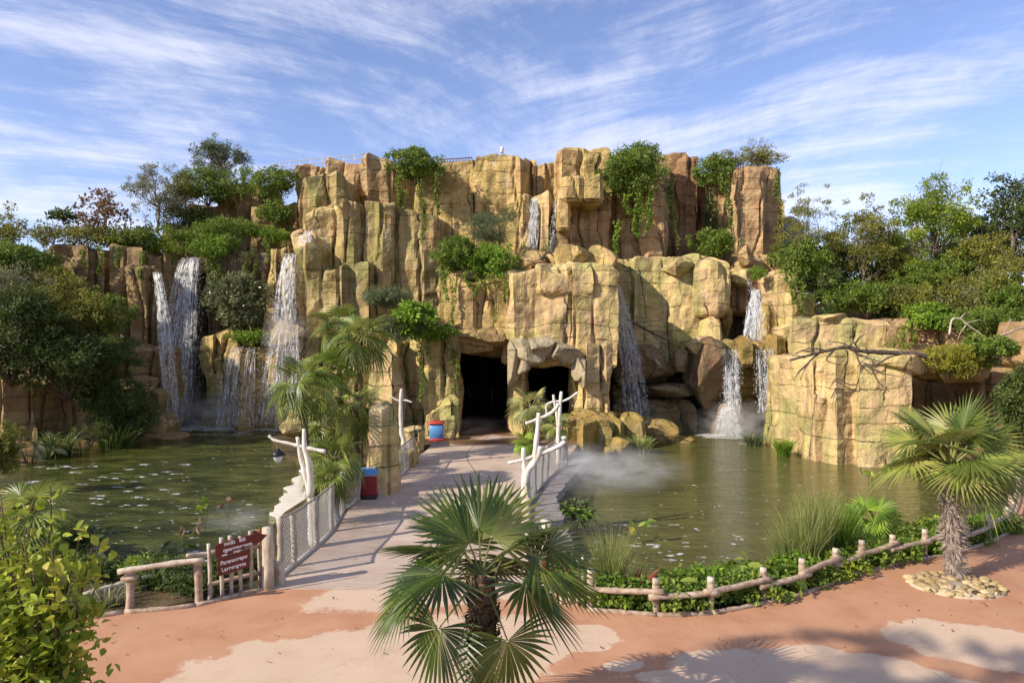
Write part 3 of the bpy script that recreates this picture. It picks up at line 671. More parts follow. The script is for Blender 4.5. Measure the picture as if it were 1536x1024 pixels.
# ------------------------------------------------------------------ ground, water, path
def build_ground():
    # one sheet to the horizon, finer near the scene
    def axis(a, b, n, far): 
        m = np.linspace(a, b, n); e = np.geomspace(1, far, 12)
        return np.concatenate([a-e[::-1], m, b+e])
    xs = axis(-50, 50, 160, 2500.); ys = axis(-30, 90, 190, 2500.)
    X, Y = np.meshgrid(xs, ys)
    nz = fbm(np.stack([X*.25, Y*.25, 0*X], -1), 5)
    Z = np.full_like(X, -1.3)
    land = np.clip((14.6-Y)/1.5, 0, 1)
    # left bank
    lb = np.clip((-20.5-X-(Y-34)*.10)/4, 0, 1)*(Y > 12)
    # planted strip between fence and water
    yedge = np.interp(X, [-60, -9, -5.4, 1.5, 4, 6.4, 10.5, 14.3, 18, 60], [13, 13.6, 15.0, 14.0, 13.9, 15, 17.4, 19.8, 24, 34])
    strip = np.clip((yedge+2.6-Y)/1.2, 0, 1)
    rb = np.clip((X-19-(Y-30)*.1)/3, 0, 1)*np.clip((44-Y)/3, 0, 1)*(Y > 16)
    a = np.maximum.reduce([strip, lb, rb])
    Z = Z+a*(1.22+.05*nz)
    Z = np.where(Y > 60, .0, Z)
    # right hill behind the terrace walls
    hill = np.clip((X-16.5)/4, 0, 1)*np.clip((Y-41.5)/3, 0, 1)
    Z = np.where(hill > 0, np.maximum(Z, hill*(6.6+.10*np.clip(Y-44, 0, 30)+.7*nz)), Z)
    far = np.clip((np.hypot(X, Y)-110)/60, 0, 1); Z = Z*(1-far)-1.0*far
    mb = MB(); mb.add(np.stack([X, Y, Z], -1).reshape(-1, 3), [grid_faces(len(xs), len(ys))])
    o = mb.build('ground', M_HILL, origin=(0, 0, 0)); o['kind'] = 'structure'
build_ground()
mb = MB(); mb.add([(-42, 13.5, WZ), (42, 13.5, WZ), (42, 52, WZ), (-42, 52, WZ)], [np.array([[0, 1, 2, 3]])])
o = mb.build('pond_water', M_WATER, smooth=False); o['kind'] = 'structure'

edge_l = [(-60, 11.5), (-14, 12.3), (-9.5, 13.1), (-7.85, 13.9), (-6.57, 14.25), (-5.5, 15.2)]
edge_r = [(1.55, 14.0), (2.9, 13.75), (4.03, 13.85), (5.32, 14.4), (6.4, 14.95), (7.5, 15.75), (8.4, 16.4), (9.4, 16.85), (10.5, 17.35), (11.9, 18.0), (13.2, 18.85), (14.3, 19.7), (15.6, 21.3), (18, 24.2), (24, 29), (60, 33)]
mb = MB(); slab(mb, edge_l+[(-5.5, 15.6), (.4, 15.6), (.9, 15.0)]+edge_r+[(60, -40), (-60, -40)], -1.2, 0.)
o = mb.build('path', M_PATH, smooth=False); o['kind'] = 'structure'
wl = [(-5.5, 15.2), (-5.45, 17), (-5.3, 19), (-5.35, 22), (-5.5, 24), (-5.2, 27), (-4.7, 30), (-4.3, 35), (-4.4, 40), (-5, 60)]
wr = [(6, 60), (4.4, 41), (3.6, 37), (2.8, 33), (2.35, 30.8), (1.2, 26.6), (.6, 23.2), (.25, 20), (.4, 17.2), (.95, 15.)]
mb = MB(); slab(mb, wl+wr, -1.15, .004)
o = mb.build('walkway', M_WALK, smooth=False); o['kind'] = 'structure'
# grey ledge outside right fence, wavy edge
rs = np.random.RandomState(4)
le = [(.3, 18.2)]+[(1.55+.0*k+.17*rs.rand()+max(0, (y-25))*.28, y) for k, y in enumerate(np.arange(18.2, 33, .35))]+[(3.4, 33.4), (2.7, 33), (2.25, 30.8), (1.1, 26.6), (.5, 23.2), (.15, 20)]
mb = MB(); slab(mb, le, -1.1, -.06)
o = mb.build('walkway_ledge', M_LEDGE, smooth=False); o['kind'] = 'structure'
# soil bank strips
def bank(poly, z):
    mb = MB(); slab(mb, poly, -1.25, z); o = mb.build('planting_bed', M_SOIL, smooth=False); o['kind'] = 'structure'
rs = np.random.RandomState(8)
bank([(x, y-.02) for x, y in edge_r]+[(60, 37), (24, 33), (16.5, 25.4)]+[(x, y+2.1+.5*rs.rand()) for x, y in edge_r[11::-1]]+[(.9, 16.6)], -.06)
bank([(x, y-.02) for x, y in edge_l[1:]]+[(-5.6, 16.5), (-7, 16), (-8.6, 15.8), (-9.4, 16.3), (-10.2, 17.0), (-12.4, 19.7), (-14.6, 22.2), (-17, 23), (-17, 14)], -.07)
bank([(-5.55, 16.5), (-5.4, 21), (-5.5, 24), (-5.2, 28), (-4.7, 31), (-4.4, 38), (-5, 42), (-13, 43), (-14.2, 40.4), (-11.5, 34.5), (-8.4, 30), (-7.3, 26), (-7.5, 22.5), (-7.2, 19.8)], -.12)

# stone kerb at the left pond edge
mb = MB()
for k, (a, b) in enumerate([((-12.3, 19.6), (-11.5, 18.6)), ((-11.5, 18.6), (-10.8, 17.8)), ((-10.8, 17.8), (-10.1, 17.0)), ((-10.1, 17.0), (-9.5, 16.3))]):
    a = np.array(a); b = np.array(b); c = (a+b)/2; L = np.linalg.norm(b-a)
    box(mb, (c[0], c[1], -.42), (.5, L*.98, .5), rz=math.atan2(b[1]-a[1], b[0]-a[0])-math.pi/2, bev=.05)
tag(mb.build('stone_kerb', M_LEDGE), 'weathered grey stone kerb along the near edge of the left pond', 'kerb')
# white bleached rock skirt under walkway
mb = MB(); ol = [(474, 690), (458, 699), (440, 706), (456, 711), (430, 718), (446, 724), (420, 731), (436, 737), (410, 744), (424, 749), (404, 758), (412, 764), (404, 771), (440, 778), (478, 790), (486, 740)]
rs = np.random.RandomState(5); o2 = []
for i in range(len(ol)-2):
    for q in range(3):
        t_ = q/3; x_ = ol[i][0]*(1-t_)+ol[i+1][0]*t_; y_ = ol[i][1]*(1-t_)+ol[i+1][1]*t_; o2.append((x_*.5+.5*(470-(y_-690)*.78)+rs.uniform(-4, 4), y_+rs.uniform(-1., 1.)))
o2 += [(478, 790), (486, 740)]
slab(mb, [G(x, y, -.36)[:2] for x, y in o2], -1.2, -.36)
tag(mb.build('bleached_rock', M_WROCK, smooth=False), 'white bleached feathery-edged rock shelf at the water beside the left netting', 'rock')

# ------------------------------------------------------------------ foliage
def rotated_frames(n, rs, out=None, up=.3, spread=1.):
    """random leaf directions + normals"""
    dr = rs.normal(size=(n, 3))
    if out is not None: dr = dr*spread+out*1.0
    dr[:, 2] -= .15
    dr /= np.linalg.norm(dr, axis=1)[:, None]+1e-9
    nm = rs.normal(size=(n, 3))+np.array([0, 0, up*3]); 
    if out is not None: nm += out*.8
    sd = np.cross(dr, nm); sd /= np.linalg.norm(sd, axis=1)[:, None]+1e-9
    nm = np.cross(sd, dr)
    return dr, sd, nm
def add_leaves(mb, c, ln, wd, rs, out=None, fine=False, up=.3, spread=1., tone=None):
    n = len(c); dr, sd, nm = rotated_frames(n, rs, out, up, spread)
    l = ln*(.65+.7*rs.rand(n)); w = wd*(.65+.7*rs.rand(n))
    r = rs.rand(n) if tone is None else np.clip(tone+.45*(rs.rand(n)-.5), 0, 1)
    if fine:
        st = [(0, .06), (.22, .62), (.5, 1.), (.8, .66), (1., .02)]
        rows = []
        for s, ww in st:
            cen = c+dr*(l*s)[:, None]-nm*(l*.22*s*s)[:, None]
            rows.append(np.stack([cen-sd*(w*ww/2)[:, None]+nm*(w*ww*.18)[:, None], cen, cen+sd*(w*ww/2)[:, None]+nm*(w*ww*.18)[:, None]], 1))
        v = np.stack(rows, 1)  # n,5,3,3
        f = grid_faces(3, 5)
        fa = (f[None]+np.arange(n)[:, None, None]*15).reshape(-1, 4)
        mb.add(v.reshape(-1, 3), [fa], None, np.repeat(r, 15))
    else:
        a = c; b = c+dr*(l*.45)[:, None]-sd*(w/2)[:, None]+nm*(w*.15)[:, None]
        t = c+dr*l[:, None]-nm*(l*.12)[:, None]; e = c+dr*(l*.45)[:, None]+sd*(w/2)[:, None]+nm*(w*.15)[:, None]
        v = np.stack([a, b, t, e], 1).reshape(-1, 3)
        mb.add(v, [np.arange(n*4).reshape(n, 4)], None, np.repeat(r, 4))

def crown_pts(c, r, n, rs, clumps=14, cr=.38, shell=.75, flat=1.):
    c = np.asarray(c, float); r = np.asarray(r, float)
    u = rs.normal(size=(clumps, 3)); u /= np.linalg.norm(u, axis=1)[:, None]
    cr = cr*1.3; cc = c+u*r*(shell*(.35+.65*rs.rand(clumps)[:, None]**.5))
    rad = cr*(.6+.8*rs.rand(clumps))
    ex = clumps*2; u2 = rs.normal(size=(ex, 3)); u2 /= np.linalg.norm(u2, axis=1)[:, None]; u2[:, 2] = np.abs(u2[:, 2])*.9-.15
    c2 = c+u2*r*(.85+.4*rs.rand(ex))[:, None]; cca = np.vstack([cc, c2]); rad = np.concatenate([rad, cr*(.15+.3*rs.rand(ex))])
    k = np.where(rs.rand(n) < .24, clumps+rs.randint(0, ex, n), rs.randint(0, clumps, n))
    d = rs.normal(size=(n, 3)); d /= np.linalg.norm(d, axis=1)[:, None]
    rr = (.35+.65*rs.rand(n)**.6)
    p = cca[k]+d*r*(rad[k]*rr)[:, None]*np.array([1, 1, flat])
    tone = (hash1(k, 5)-.5)*.4+.5
    return p, d, cc, tone

def bush(name, label, px, py, rx, ry, d, mat, n=1500, leaf=.16, asp=.5, clumps=12, cr=.42, depth=None, stem=True, group=None, seed=None, flat=.9, cat='shrub', fine=False, up=.3, ground=None):
    seed = (int(abs(px*7+py*3)) % 9973) if seed is None else seed
    rs = np.random.RandomState(seed)
    rx *= 1.12; ry *= 1.12; n = int(n*1.25); leaf *= 1.12; c = P(px, py, d); r = np.array([rx/F*d, (depth if depth else min(rx, ry*1.4)/F*d), ry/F*d])
    base = (c[0], c[1], c[2]-r[2]) if ground is None else (c[0], c[1], ground)
    o = empty(name, base, label, cat, group)
    mb = MB(); p, out, cc, tone = crown_pts(c, r, n, rs, clumps, cr, flat=flat)
    add_leaves(mb, p, leaf, leaf*asp, rs, out, fine=fine, up=up, tone=tone)
    mb.build('foliage', mat, o, smooth=False)
    if stem:
        m2 = MB(); b0 = np.array(base)
        for q in cc[:max(3, len(cc)//2)]:
            mid = (b0+q)/2+rs.normal(size=3)*r*.08
            tube(m2, spline([b0, mid, q], 4), np.linspace(.03, .008, 9)*max(.6, r[2]), 5)
        m2.build('stem', BARK, o)
    return o

def tree(name, label, px, pyb, pyt, rx, d, mat, n=5000, leaf=.16, asp=.5, clumps=26, cr=.26, trunk=.16, group=None, cat='tree', bare=.35, seed=None, bark=BARKG, flat=.6, shape=1.):
    seed = (int(abs(px*11+pyt*3)) % 9973) if seed is None else seed
    rs = np.random.RandomState(seed)
    rx *= 1.15; n = int(n*1.4); cr *= 1.25; leaf *= 1.1; b = P(px, pyb, d); t = P(px, pyt, d); Hh = t[2]-b[2]; R = rx/F*d
    o = empty(name, b, label, cat, group)
    cz = b[2]+Hh*(bare+(1-bare)/2); c = np.array([b[0], b[1], cz]); r = np.array([R, R, Hh*(1-bare)/2])
    # clump centres with taper to the top
    u = rs.normal(size=(clumps, 3)); u /= np.linalg.norm(u, axis=1)[:, None]
    cc = u*(.3+.7*rs.rand(clumps)[:, None]**.5)
    cc[:, :2] *= (1-.35*shape*np.clip(cc[:, 2:3], -1, 1)); cc = c+cc*r*.86
    m2 = MB()
    tr = spline([b, b+[rs.normal()*.1, 0, Hh*.35], c+[rs.normal()*.15, 0, 0], t-[0, 0, Hh*.12]], 6)
    tube(m2, tr, np.linspace(trunk, trunk*.18, len(tr)), 8, rough=.08)
    ends = []
    for q in cc:
        hh = np.clip((q[2]-b[2])/Hh-.18-.1*rs.rand(), .12, .8); s = tr[int(hh*(len(tr)-1))]
        mid = (s+q)/2+rs.normal(size=3)*.12*R+[0, 0, -.04*Hh]
        pl = spline([s, mid, q], 5); tube(m2, pl, np.linspace(trunk*.35, trunk*.06, len(pl)), 5)
        for k in range(3):
            e = q+rs.normal(size=3)*r*cr*.8; ends.append(e)
            tube(m2, spline([pl[-4], (pl[-2]+e)/2, e], 3), np.linspace(trunk*.12, .006, 7), 4)
    m2.build('trunk', bark, o)
    k = rs.randint(0, clumps, n); dd = rs.normal(size=(n, 3)); dd /= np.linalg.norm(dd, axis=1)[:, None]
    ex = clumps*2; u2 = rs.normal(size=(ex, 3)); u2 /= np.linalg.norm(u2, axis=1)[:, None]; c2 = c+u2*r*(.75+.35*rs.rand(ex))[:, None]*np.array([.9, .9, 1]); cc = np.vstack([cc, c2])
    k = np.where(rs.rand(n) < .25, clumps+rs.randint(0, ex, n), k)
    rad = cr*(.55+.9*rs.rand(clumps)); rad = np.concatenate([rad, cr*(.2+.35*rs.rand(ex))])
    p = cc[k]+dd*r*((rad[k])*(.25+.75*rs.rand(n)**.7))[:, None]*np.array([1, 1, flat])
    mb = MB(); add_leaves(mb, p, leaf, leaf*asp, rs, dd, tone=(hash1(k, 7)-.5)*.45+.5)
    mb.build('crown', mat, o, smooth=False)
    return o

def hanging(name, label, trails, d, mat, leaf=.17, dens=130, group=None, asp=.75):
    """vines hanging down a face: trails = (px, ytop, ybot, width px)"""
    rs = np.random.RandomState(int(trails[0][0]*3+trails[0][1]))
    t0 = trails[0]; o = empty(name, P(t0[0], t0[1], d), label, 'vine', group)
    mb = MB(); m2 = MB()
    for (px, yt, yb, w) in trails:
        a = P(px, yt, d); b = P(px+rs.uniform(-4, 4), yb, d); L = a[2]-b[2]; W = w/F*d
        n = int(dens*L*max(.35, W))
        tt = rs.rand(n)**.9
        cen = a*(1-tt)[:, None]+b*tt[:, None]
        cen[:, 0] += np.sin(tt*6+px)*.12
        wd = W*.5*(1-.6*tt)*(.75+.4*np.sin(tt*17+px)*.5)
        ang = rs.rand(n)*2*np.pi; rr = np.sqrt(rs.rand(n))
        off = np.stack([np.cos(ang)*rr*wd, -np.abs(np.sin(ang))*rr*np.minimum(wd, .5), 0*wd], -1)
        pp = cen+off; out = off/(np.linalg.norm(off, axis=1)[:, None]+1e-6)*.5+np.array([0, -.5, -.9])
        add_leaves(mb, pp, leaf, leaf*asp, rs, out, up=.1, spread=.5)
        for k in range(3):
            sx = rs.uniform(-.3, .3)*W
            tube(m2, spline([a+[sx, 0, 0], (a+b)/2+[sx*.6+rs.normal()*.06, -.05, 0], b+[sx*.2, 0, 0]], 5), .012, 4)
    mb.build('leaves', mat, o, smooth=False); m2.build('stem', BARK, o)
    return o

# --- left top group
GT = 'shrubs and trees on the cliff tops'
bush('shrub', 'rust-brown leaved open shrub on the left rock wall', 152, 322, 36, 34, 48, LR, 900, .2, .7, 16, .24, group=GT)
bush('shrub', 'olive undergrowth beneath the rust-brown shrub', 145, 356, 60, 17, 47.5, LO, 2600, .18, .5, 16, .3, group=GT)
bush('shrub', 'small dark flat-topped plant at the left end of the wall top', 95, 325, 16, 7, 47.4, LD, 260, .3, .4, 5, .5, group=GT)
bush('shrub', 'pale green bush just left of the rock wall top', 80, 352, 24, 14, 48, LS, 800, .16, .4, group=GT)
tree('tree', 'grey-green wispy tree left of the dark crown on the cliff', 236, 350, 240, 42, 51, LS, 4200, .17, .3, 30, .2, .1, GT, bare=.15)
tree('tree', 'bronze-leaved slender tree below the dark crown on the cliff', 275, 340, 255, 26, 52.5, LO, 2600, .17, .4, 20, .26, .1, GT, bare=.15)
tree('conifer_tree', 'dark blue-green bushy tree highest on the left cliff', 330, 290, 208, 42, 54.5, LB, 5200, .22, .22, 34, .19, .14, GT, bare=.1)
bush('shrub', 'lush green shrub mass under the dark crown', 312, 280, 44, 26, 53, LG, 3400, .2, .4, 22, .26, group=GT)
bush('shrub', 'deep green shrub against the pale railing end', 398, 276, 40, 26, 52, LG, 3000, .2, .42, 20, .26, group=GT)
bush('shrub', 'orange-tinged shrub top beside the railing', 432, 270, 16, 16, 53, LO, 900, .18, .45, 8, .4, group=GT)
bush('shrub', 'mixed dark shrub on the step above the wide fall', 225, 360, 44, 24, 49.4, LG, 2600, .18, .5, 18, .32, group=GT)
bush('shrub', 'yellow-green round shrub beside the thin fall', 254, 376, 22, 14, 48.6, LY, 1500, .14, .4, 10, .4, group=GT)
bush('fern_bush', 'large dark fern clump above the glossy bush', 345, 345, 46, 17, 50, LG, 2200, .28, .22, 18, .28, group=GT)
bush('fern_bush', 'bright fern clump at the right lip of the wide fall', 322, 368, 26, 16, 48.8, LF, 1500, .26, .25, 9, .4, group=GT)
bush('fern_bush', 'small fern tuft on the ledge left of the cascade pillars', 402, 352, 26, 11, 49.6, LF, 1100, .26, .25, 8, .4, group=GT)
bush('shrub', 'dark shrub filling the gap below the dark crown', 285, 328, 34, 20, 52.4, LD, 1900, .18, .5, 14, .34, group=GT)
bush('shrub', 'small tuft above the twin rock stub', 376, 505, 30, 10, 46, LF, 800, .22, .3, 8, .4)
bush('shrub', 'dark drooping shrub over the shaded terrace rocks', 296, 356, 34, 14, 50.4, LG, 1500, .2, .4, 18, .32, group=GT)
bush('shrub', 'bushy green fringe along the left wall top next to the thin fall', 190, 360, 40, 16, 47.8, LG, 2200, .18, .45, 12, .34, group=GT)
bush('shrub', 'hanging green shrub above the cascade pillars', 412, 320, 20, 22, 51, LG, 1500, .2, .45, 10, .34, group=GT)
hanging('ivy', 'dark ivy curtain right of the wide left waterfall', [(316, 372, 440, 18), (326, 380, 470, 16), (372, 378, 430, 14), (382, 372, 415, 8)], 48.8, LG)
hanging('ivy', 'narrow ivy trail beside the tall pillar at upper left', [(432, 312, 372, 9), (364, 250, 300, 10)], 51.6, LG)
bush('glossy_bush', 'glossy dark bush with pale highlights hanging between left falls', 355, 452, 46, 48, 46.8, leaf_mat('leaf_glossy', (.02, .04, .015, 1), (.05, .08, .03, 1), (.22, .26, .16, 1), rough=.25), 3800, .22, .6, 22, .26, depth=1.4, stem=False)
# --- left side masses
GL = 'trees and bushes on the left bank'
tree('tree', 'yellow-green tree rising at the left edge', 20, 560, 318, 62, 44, LO, 8500, .2, .45, 34, .26, .2, GL, bare=.15)
tree('tree', 'green tree just left of the rock wall', 62, 580, 372, 48, 42, LG, 7500, .2, .5, 30, .28, .18, GL, bare=.1)
bush('bush', 'olive bush in the middle of the left bank mass', 95, 470, 60, 40, 39, LO, 6500, .16, .45, 30, .26, group=GL)
bush('bush', 'green bush at the top of the left edge', 10, 395, 40, 34, 40, LG, 4200, .18, .5, 22, .28, group=GL)
bush('bush', 'light-topped bush in front of the wall corner', 72, 450, 50, 46, 40, LO, 6500, .17, .5, 26, .26, group=GL)
bush('bush', 'dark bush at the left edge above the low wall', 18, 500, 62, 70, 36.5, LD, 9500, .18, .5, 34, .24, group=GL)
bush('bush', 'broad dark bush overhanging the low brown wall', 105, 540, 78, 52, 38, LD, 10500, .18, .5, 36, .24, group=GL)
bush('bush', 'bright-leaved sapling bush against the wall', 150, 472, 42, 34, 41, LG, 2800, .2, .5, 20, .24, group=GL)
bush('bush', 'silvery tangled bush low at the left edge', 20, 430, 44, 36, 37.5, LS, 3600, .14, .35, 24, .24, group=GL)
bush('bush', 'dark shrub by the stacked rocks at the water', 165, 590, 40, 46, 40, LD, 5500, .17, .5, 22, .28, group=GL)
bush('bush', 'thin dark shrub beside the orange boulder', 190, 625, 36, 34, 39, LD, 4200, .3, .16, 22, .3, group=GL)
bush('bush', 'low feathery bush at the lower left pond edge', 6, 668, 22, 38, 26, LO, 3800, .12, .3, 20, .3, group=GL)

def grass(name, label, base, h, r, n, mat, w=.02, droop=.5, group=None, cat='grass clump', seed=1, upright=1.):
    rs = np.random.RandomState(seed); base = np.asarray(base, float)
    mb = MB(); st = 6
    a = rs.rand(n)*2*np.pi; rr = np.sqrt(rs.rand(n))*r*.45
    b = base+np.stack([np.cos(a)*rr, np.sin(a)*rr, 0*a], -1)
    hh = h*(.55+.45*rs.rand(n)); sp = r*(.2+.8*rs.rand(n)); a2 = a+rs.normal(size=n)*.5
    t = np.linspace(0, 1, st)[None, :, None]
    d = np.stack([np.cos(a2), np.sin(a2), 0*a2], -1)[:, None]
    cen = b[:, None]+np.array([0, 0, 1.])*hh[:, None, None]*(t-droop*.35*t**3)+d*sp[:, None, None]*t**2
    ph = rs.rand(n)*6.28; sd = np.stack([np.cos(ph), np.sin(ph), 0*ph], -1)[:, None]
    ww = w*(1-t**2*.95)*(.6+.8*rs.rand(n))[:, None, None]/2
    v = np.stack([cen-sd*ww, cen+sd*ww], 2).reshape(-1, 3)
    f = grid_faces(2, st); fa = (f[None]+np.arange(n)[:, None, None]*st*2).reshape(-1, 4)
    mb.add(v, [fa], None, np.repeat(rs.rand(n), st*2))
    return tag(mb.build(name, mat, smooth=False), label, cat, group)
def bigleaf(name, label, base, h, r, n, leaf, mat, asp=.6, seed=1, group=None, cat='plant'):
    """rosette of stalked broad leaves"""
    rs = np.random.RandomState(seed); base = np.asarray(base, float)
    o = empty(name, base, label, cat, group); mb = MB(); m2 = MB()
    a = rs.rand(n)*2*np.pi; rr = r*np.sqrt(rs.rand(n)); z = h*(.35+.65*rs.rand(n))*(1-.4*(rr/r)**2)
    c = base+np.stack([np.cos(a)*rr, np.sin(a)*rr, z], -1)
    out = np.stack([np.cos(a), np.sin(a), 0*a-.1], -1)
    add_leaves(mb, c, leaf, leaf*asp, rs, out*1.6, fine=True, up=1.2, spread=.5)
    for k in range(0, n, 2):
        tube(m2, spline([base+[np.cos(a[k])*rr[k]*.2, np.sin(a[k])*rr[k]*.2, 0], (base+c[k])/2+[0, 0, h*.15], c[k]], 3), .008+leaf*.02, 4, caps=False)
    mb.build('leaves', mat, o, smooth=True); m2.build('stem', mat, o)
    return o
def rosette(name, label, base, L, n, mat, w=.1, seed=1, group=None, rise=.7, cat='fern'):
    """arching fronds with leaflets"""
    rs = np.random.RandomState(seed); base = np.asarray(base, float); mb = MB()
    for k in range(n):
        a = k/n*2*np.pi+rs.normal()*.3; l = L*(.7+.4*rs.rand()); el = rise*(.6+.6*rs.rand())
        d = np.array([math.cos(a), math.sin(a), 0]); t = np.linspace(.06, 1, 16)
        cen = base+d*(l*t*math.cos(el))[:, None]+np.array([0, 0, 1.])*(l*(t*math.sin(el)*1.25-.62*t**2.2))[:, None]
        tube(mb, cen, np.linspace(.012, .003, 16), 3, caps=False, rnd=.9)
        sd = np.cross(d, [0, 0, 1.])
        for s in (-1, 1):
            ww = w*np.sin(np.pi*np.clip(t*.9+.1, 0, 1))**.6*l
            dr = sd*s+d*.5
            p = cen; tip = cen+dr*ww[:, None]*1.3-np.array([0, 0, .25])*ww[:, None]
            q = d*(l*.022); v = np.stack([p-q, (p+tip)/2-q*1.2+[0, 0, .01], tip, (p+tip)/2+q*1.2], 1).reshape(-1, 3)
            mb.add(v, [np.arange(len(t)*4).reshape(-1, 4)], None, np.repeat(rs.rand()*.6+.3*rs.rand(len(t)), 4))
    return tag(mb.build(name, mat, smooth=False), label, cat, group)

bigleaf('water_plant', 'pale broad-leaved water plants at the dark left bank', P(45, 672, 33.)*[1, 1, 0]+[0, 0, WZ], 1.6, 1.3, 26, .55, leaf_mat('leaf_grey_broad', (.04, .06, .03, 1), (.09, .12, .07, 1), (.2, .24, .16, 1), rough=.3), .5, 3)
bigleaf('water_plant', 'dark broad-leaved plant right of the pale water plants', (P(125, 660, 37.)*[1, 1, 0]+[0, 0, WZ]), 1.7, 1.5, 34, .5, LD, .5, 4)
grass('reeds', 'dark reeds at the water below the left bushes', P(175, 660, 38)*[1, 1, 0]+[0, 0, WZ], 1.9, 1.9, 240, LD, .07, seed=3)
grass('reeds', 'dark green reeds between the broad-leaved plant and the left reeds', P(85, 660, 35)*[1, 1, 0]+[0, 0, WZ], 1.7, 1.5, 160, LD, .07, seed=4)

# --- centre top
bush('hanging_shrub', 'green shrub spilling over the cliff edge left of centre', 622, 250, 36, 26, 50.6, LG, 5200, .2, .5, 24, .3, group=GT)
hanging('ivy', 'three ivy trails below the shrub left of centre', [(600, 262, 306, 16), (604, 285, 312, 10), (631, 268, 325, 14), (634, 320, 362, 8), (655, 258, 322, 13)], 47.9, LG, .17)
bush('conifer_shrub', 'blue-green needle shrub on the central terrace', 735, 345, 36, 22, 46, LB, 3600, .22, .14, 18, .3, group='shrubs on the central terrace')
bush('conifer_shrub', 'small blue-green tuft above the needle shrub', 722, 332, 15, 11, 47, LB, 900, .22, .14, 6, .4, group='shrubs on the central terrace')
bush('conifer_shrub', 'small blue-green tuft right of the needle shrub', 762, 322, 12, 12, 48, LB, 800, .2, .14, 6, .4, group='shrubs on the central terrace')
bush('shrub', 'leafy green shrub left part of the central terrace', 686, 386, 32, 30, 42.6, LG, 4600, .18, .5, 22, .28, group='shrubs on the central terrace')
bush('shrub', 'bright green shrub overhanging the large cave mouth rock', 738, 398, 36, 34, 42, LF, 5200, .17, .5, 24, .27, group='shrubs on the central terrace')
hanging('ivy', 'long ivy trail over the left corner above the large cave mouth', [(678, 415, 492, 12), (664, 405, 420, 10)], 40.9, LF, .14)
hanging('ivy', 'yellowing ivy trail on the rock above the large cave mouth', [(747, 420, 484, 8), (735, 410, 432, 16)], 40.7, LO, .13)
hanging('ivy', 'fresh vines trailing below the leafy shrub on the central terrace', [(668, 400, 450, 14), (700, 405, 432, 16), (715, 410, 445, 10), (758, 405, 450, 12)], 40.8, LF, .15)
hanging('ivy', 'vines trailing from the dark shrub over the shaded terrace', [(296, 345, 385, 16), (345, 350, 382, 18), (400, 358, 392, 12), (260, 385, 420, 12)], 48.6, LG, .17)
hanging('ivy', 'vines trailing over the edge of the left wall top', [(150, 368, 410, 14), (128, 370, 398, 12), (176, 368, 400, 12), (214, 376, 418, 12)], 45.2, LG, .17)
# --- right of centre top
bush('hanging_shrub', 'large dark-green shrub draped over the cliff edge right of centre', 948, 262, 44, 34, 48.6, LG, 7500, .19, .5, 30, .27, group=GT)
bush('shrub', 'upright leafy tips above the large draped shrub', 962, 232, 24, 18, 49.4, LG, 1800, .2, .35, 12, .3, group=GT)
hanging('ivy', 'thick ivy tassels under the large draped shrub', [(924, 330, 378, 16), (938, 290, 320, 20), (955, 286, 350, 18), (961, 300, 358, 12), (976, 280, 338, 16), (972, 300, 352, 10)], 47.6, LF, .16)
hanging('ivy', 'ivy strip right of the vine buttress', [(1008, 272, 330, 15), (1014, 320, 372, 9), (1000, 268, 292, 20)], 48.6, LG, .17)
bush('shrub', 'leafy shrub between the cliff and the round tower', 1072, 258, 26, 22, 51.6, LG, 2800, .19, .5, 14, .34, group=GT)
bush('shrub', 'thin pale shrub crowning the round tower', 1122, 238, 46, 16, 51.4, LO, 3000, .16, .35, 20, .26, group=GT)
tree('sapling', 'bare twiggy sapling on the round tower', 1135, 250, 205, 22, 51.8, LS, 420, .14, .3, 12, .3, .04, GT, bare=.1)
hanging('ivy', 'ivy curtain on the left flank of the round tower', [(1090, 252, 342, 17), (1082, 250, 290, 14)], 49.9, LG, .17)
hanging('ivy', 'dark ivy in the cleft left of the round tower', [(1064, 280, 370, 22), (1072, 300, 375, 18)], 51.2, LD, .19)
hanging('ivy', 'dark ivy down the right edge of the round tower', [(1163, 250, 300, 9), (1167, 262, 345, 8)], 49.6, LG, .17)
bush('shrub', 'dark shrub nestled at the foot of the cleft by the tower', 1070, 366, 30, 22, 48.4, LG, 3000, .19, .5, 14, .34)
bush('fern_bush', 'small fern at the top of the right alcove', 1133, 408, 10, 8, 45.8, LF, 400, .2, .3, 5, .5)
# --- planter above left buttress
bush('shrub', 'round-leaved glossy green shrub on the buttress left of the cave', 622, 478, 26, 24, 38.6, LF, 1500, .3, .8, 14, .32)
bush('feathery_grass', 'feathery grey-green foliage on the buttress behind the tall palm', 580, 446, 30, 15, 40.6, LB, 2000, .34, .10, 16, .32)
bush('shrub', 'dark spiky foliage on the buttress between palm and ivy', 602, 492, 36, 18, 38.8, LB, 2600, .34, .14, 16, .32)
bush('shrub', 'low green creeper on top of the buttress beside the cave', 655, 498, 24, 10, 39.2, LF, 1500, .17, .6, 10, .4)
hanging('ivy', 'ivy trail down the middle of the buttress left of the cave', [(632, 505, 600, 13), (642, 500, 540, 16)], 39.3, LF, .14)
hanging('ivy', 'ivy trail hanging at the left edge of the large cave mouth', [(676, 500, 545, 14), (684, 520, 590, 10)], 39.2, LG, .14)
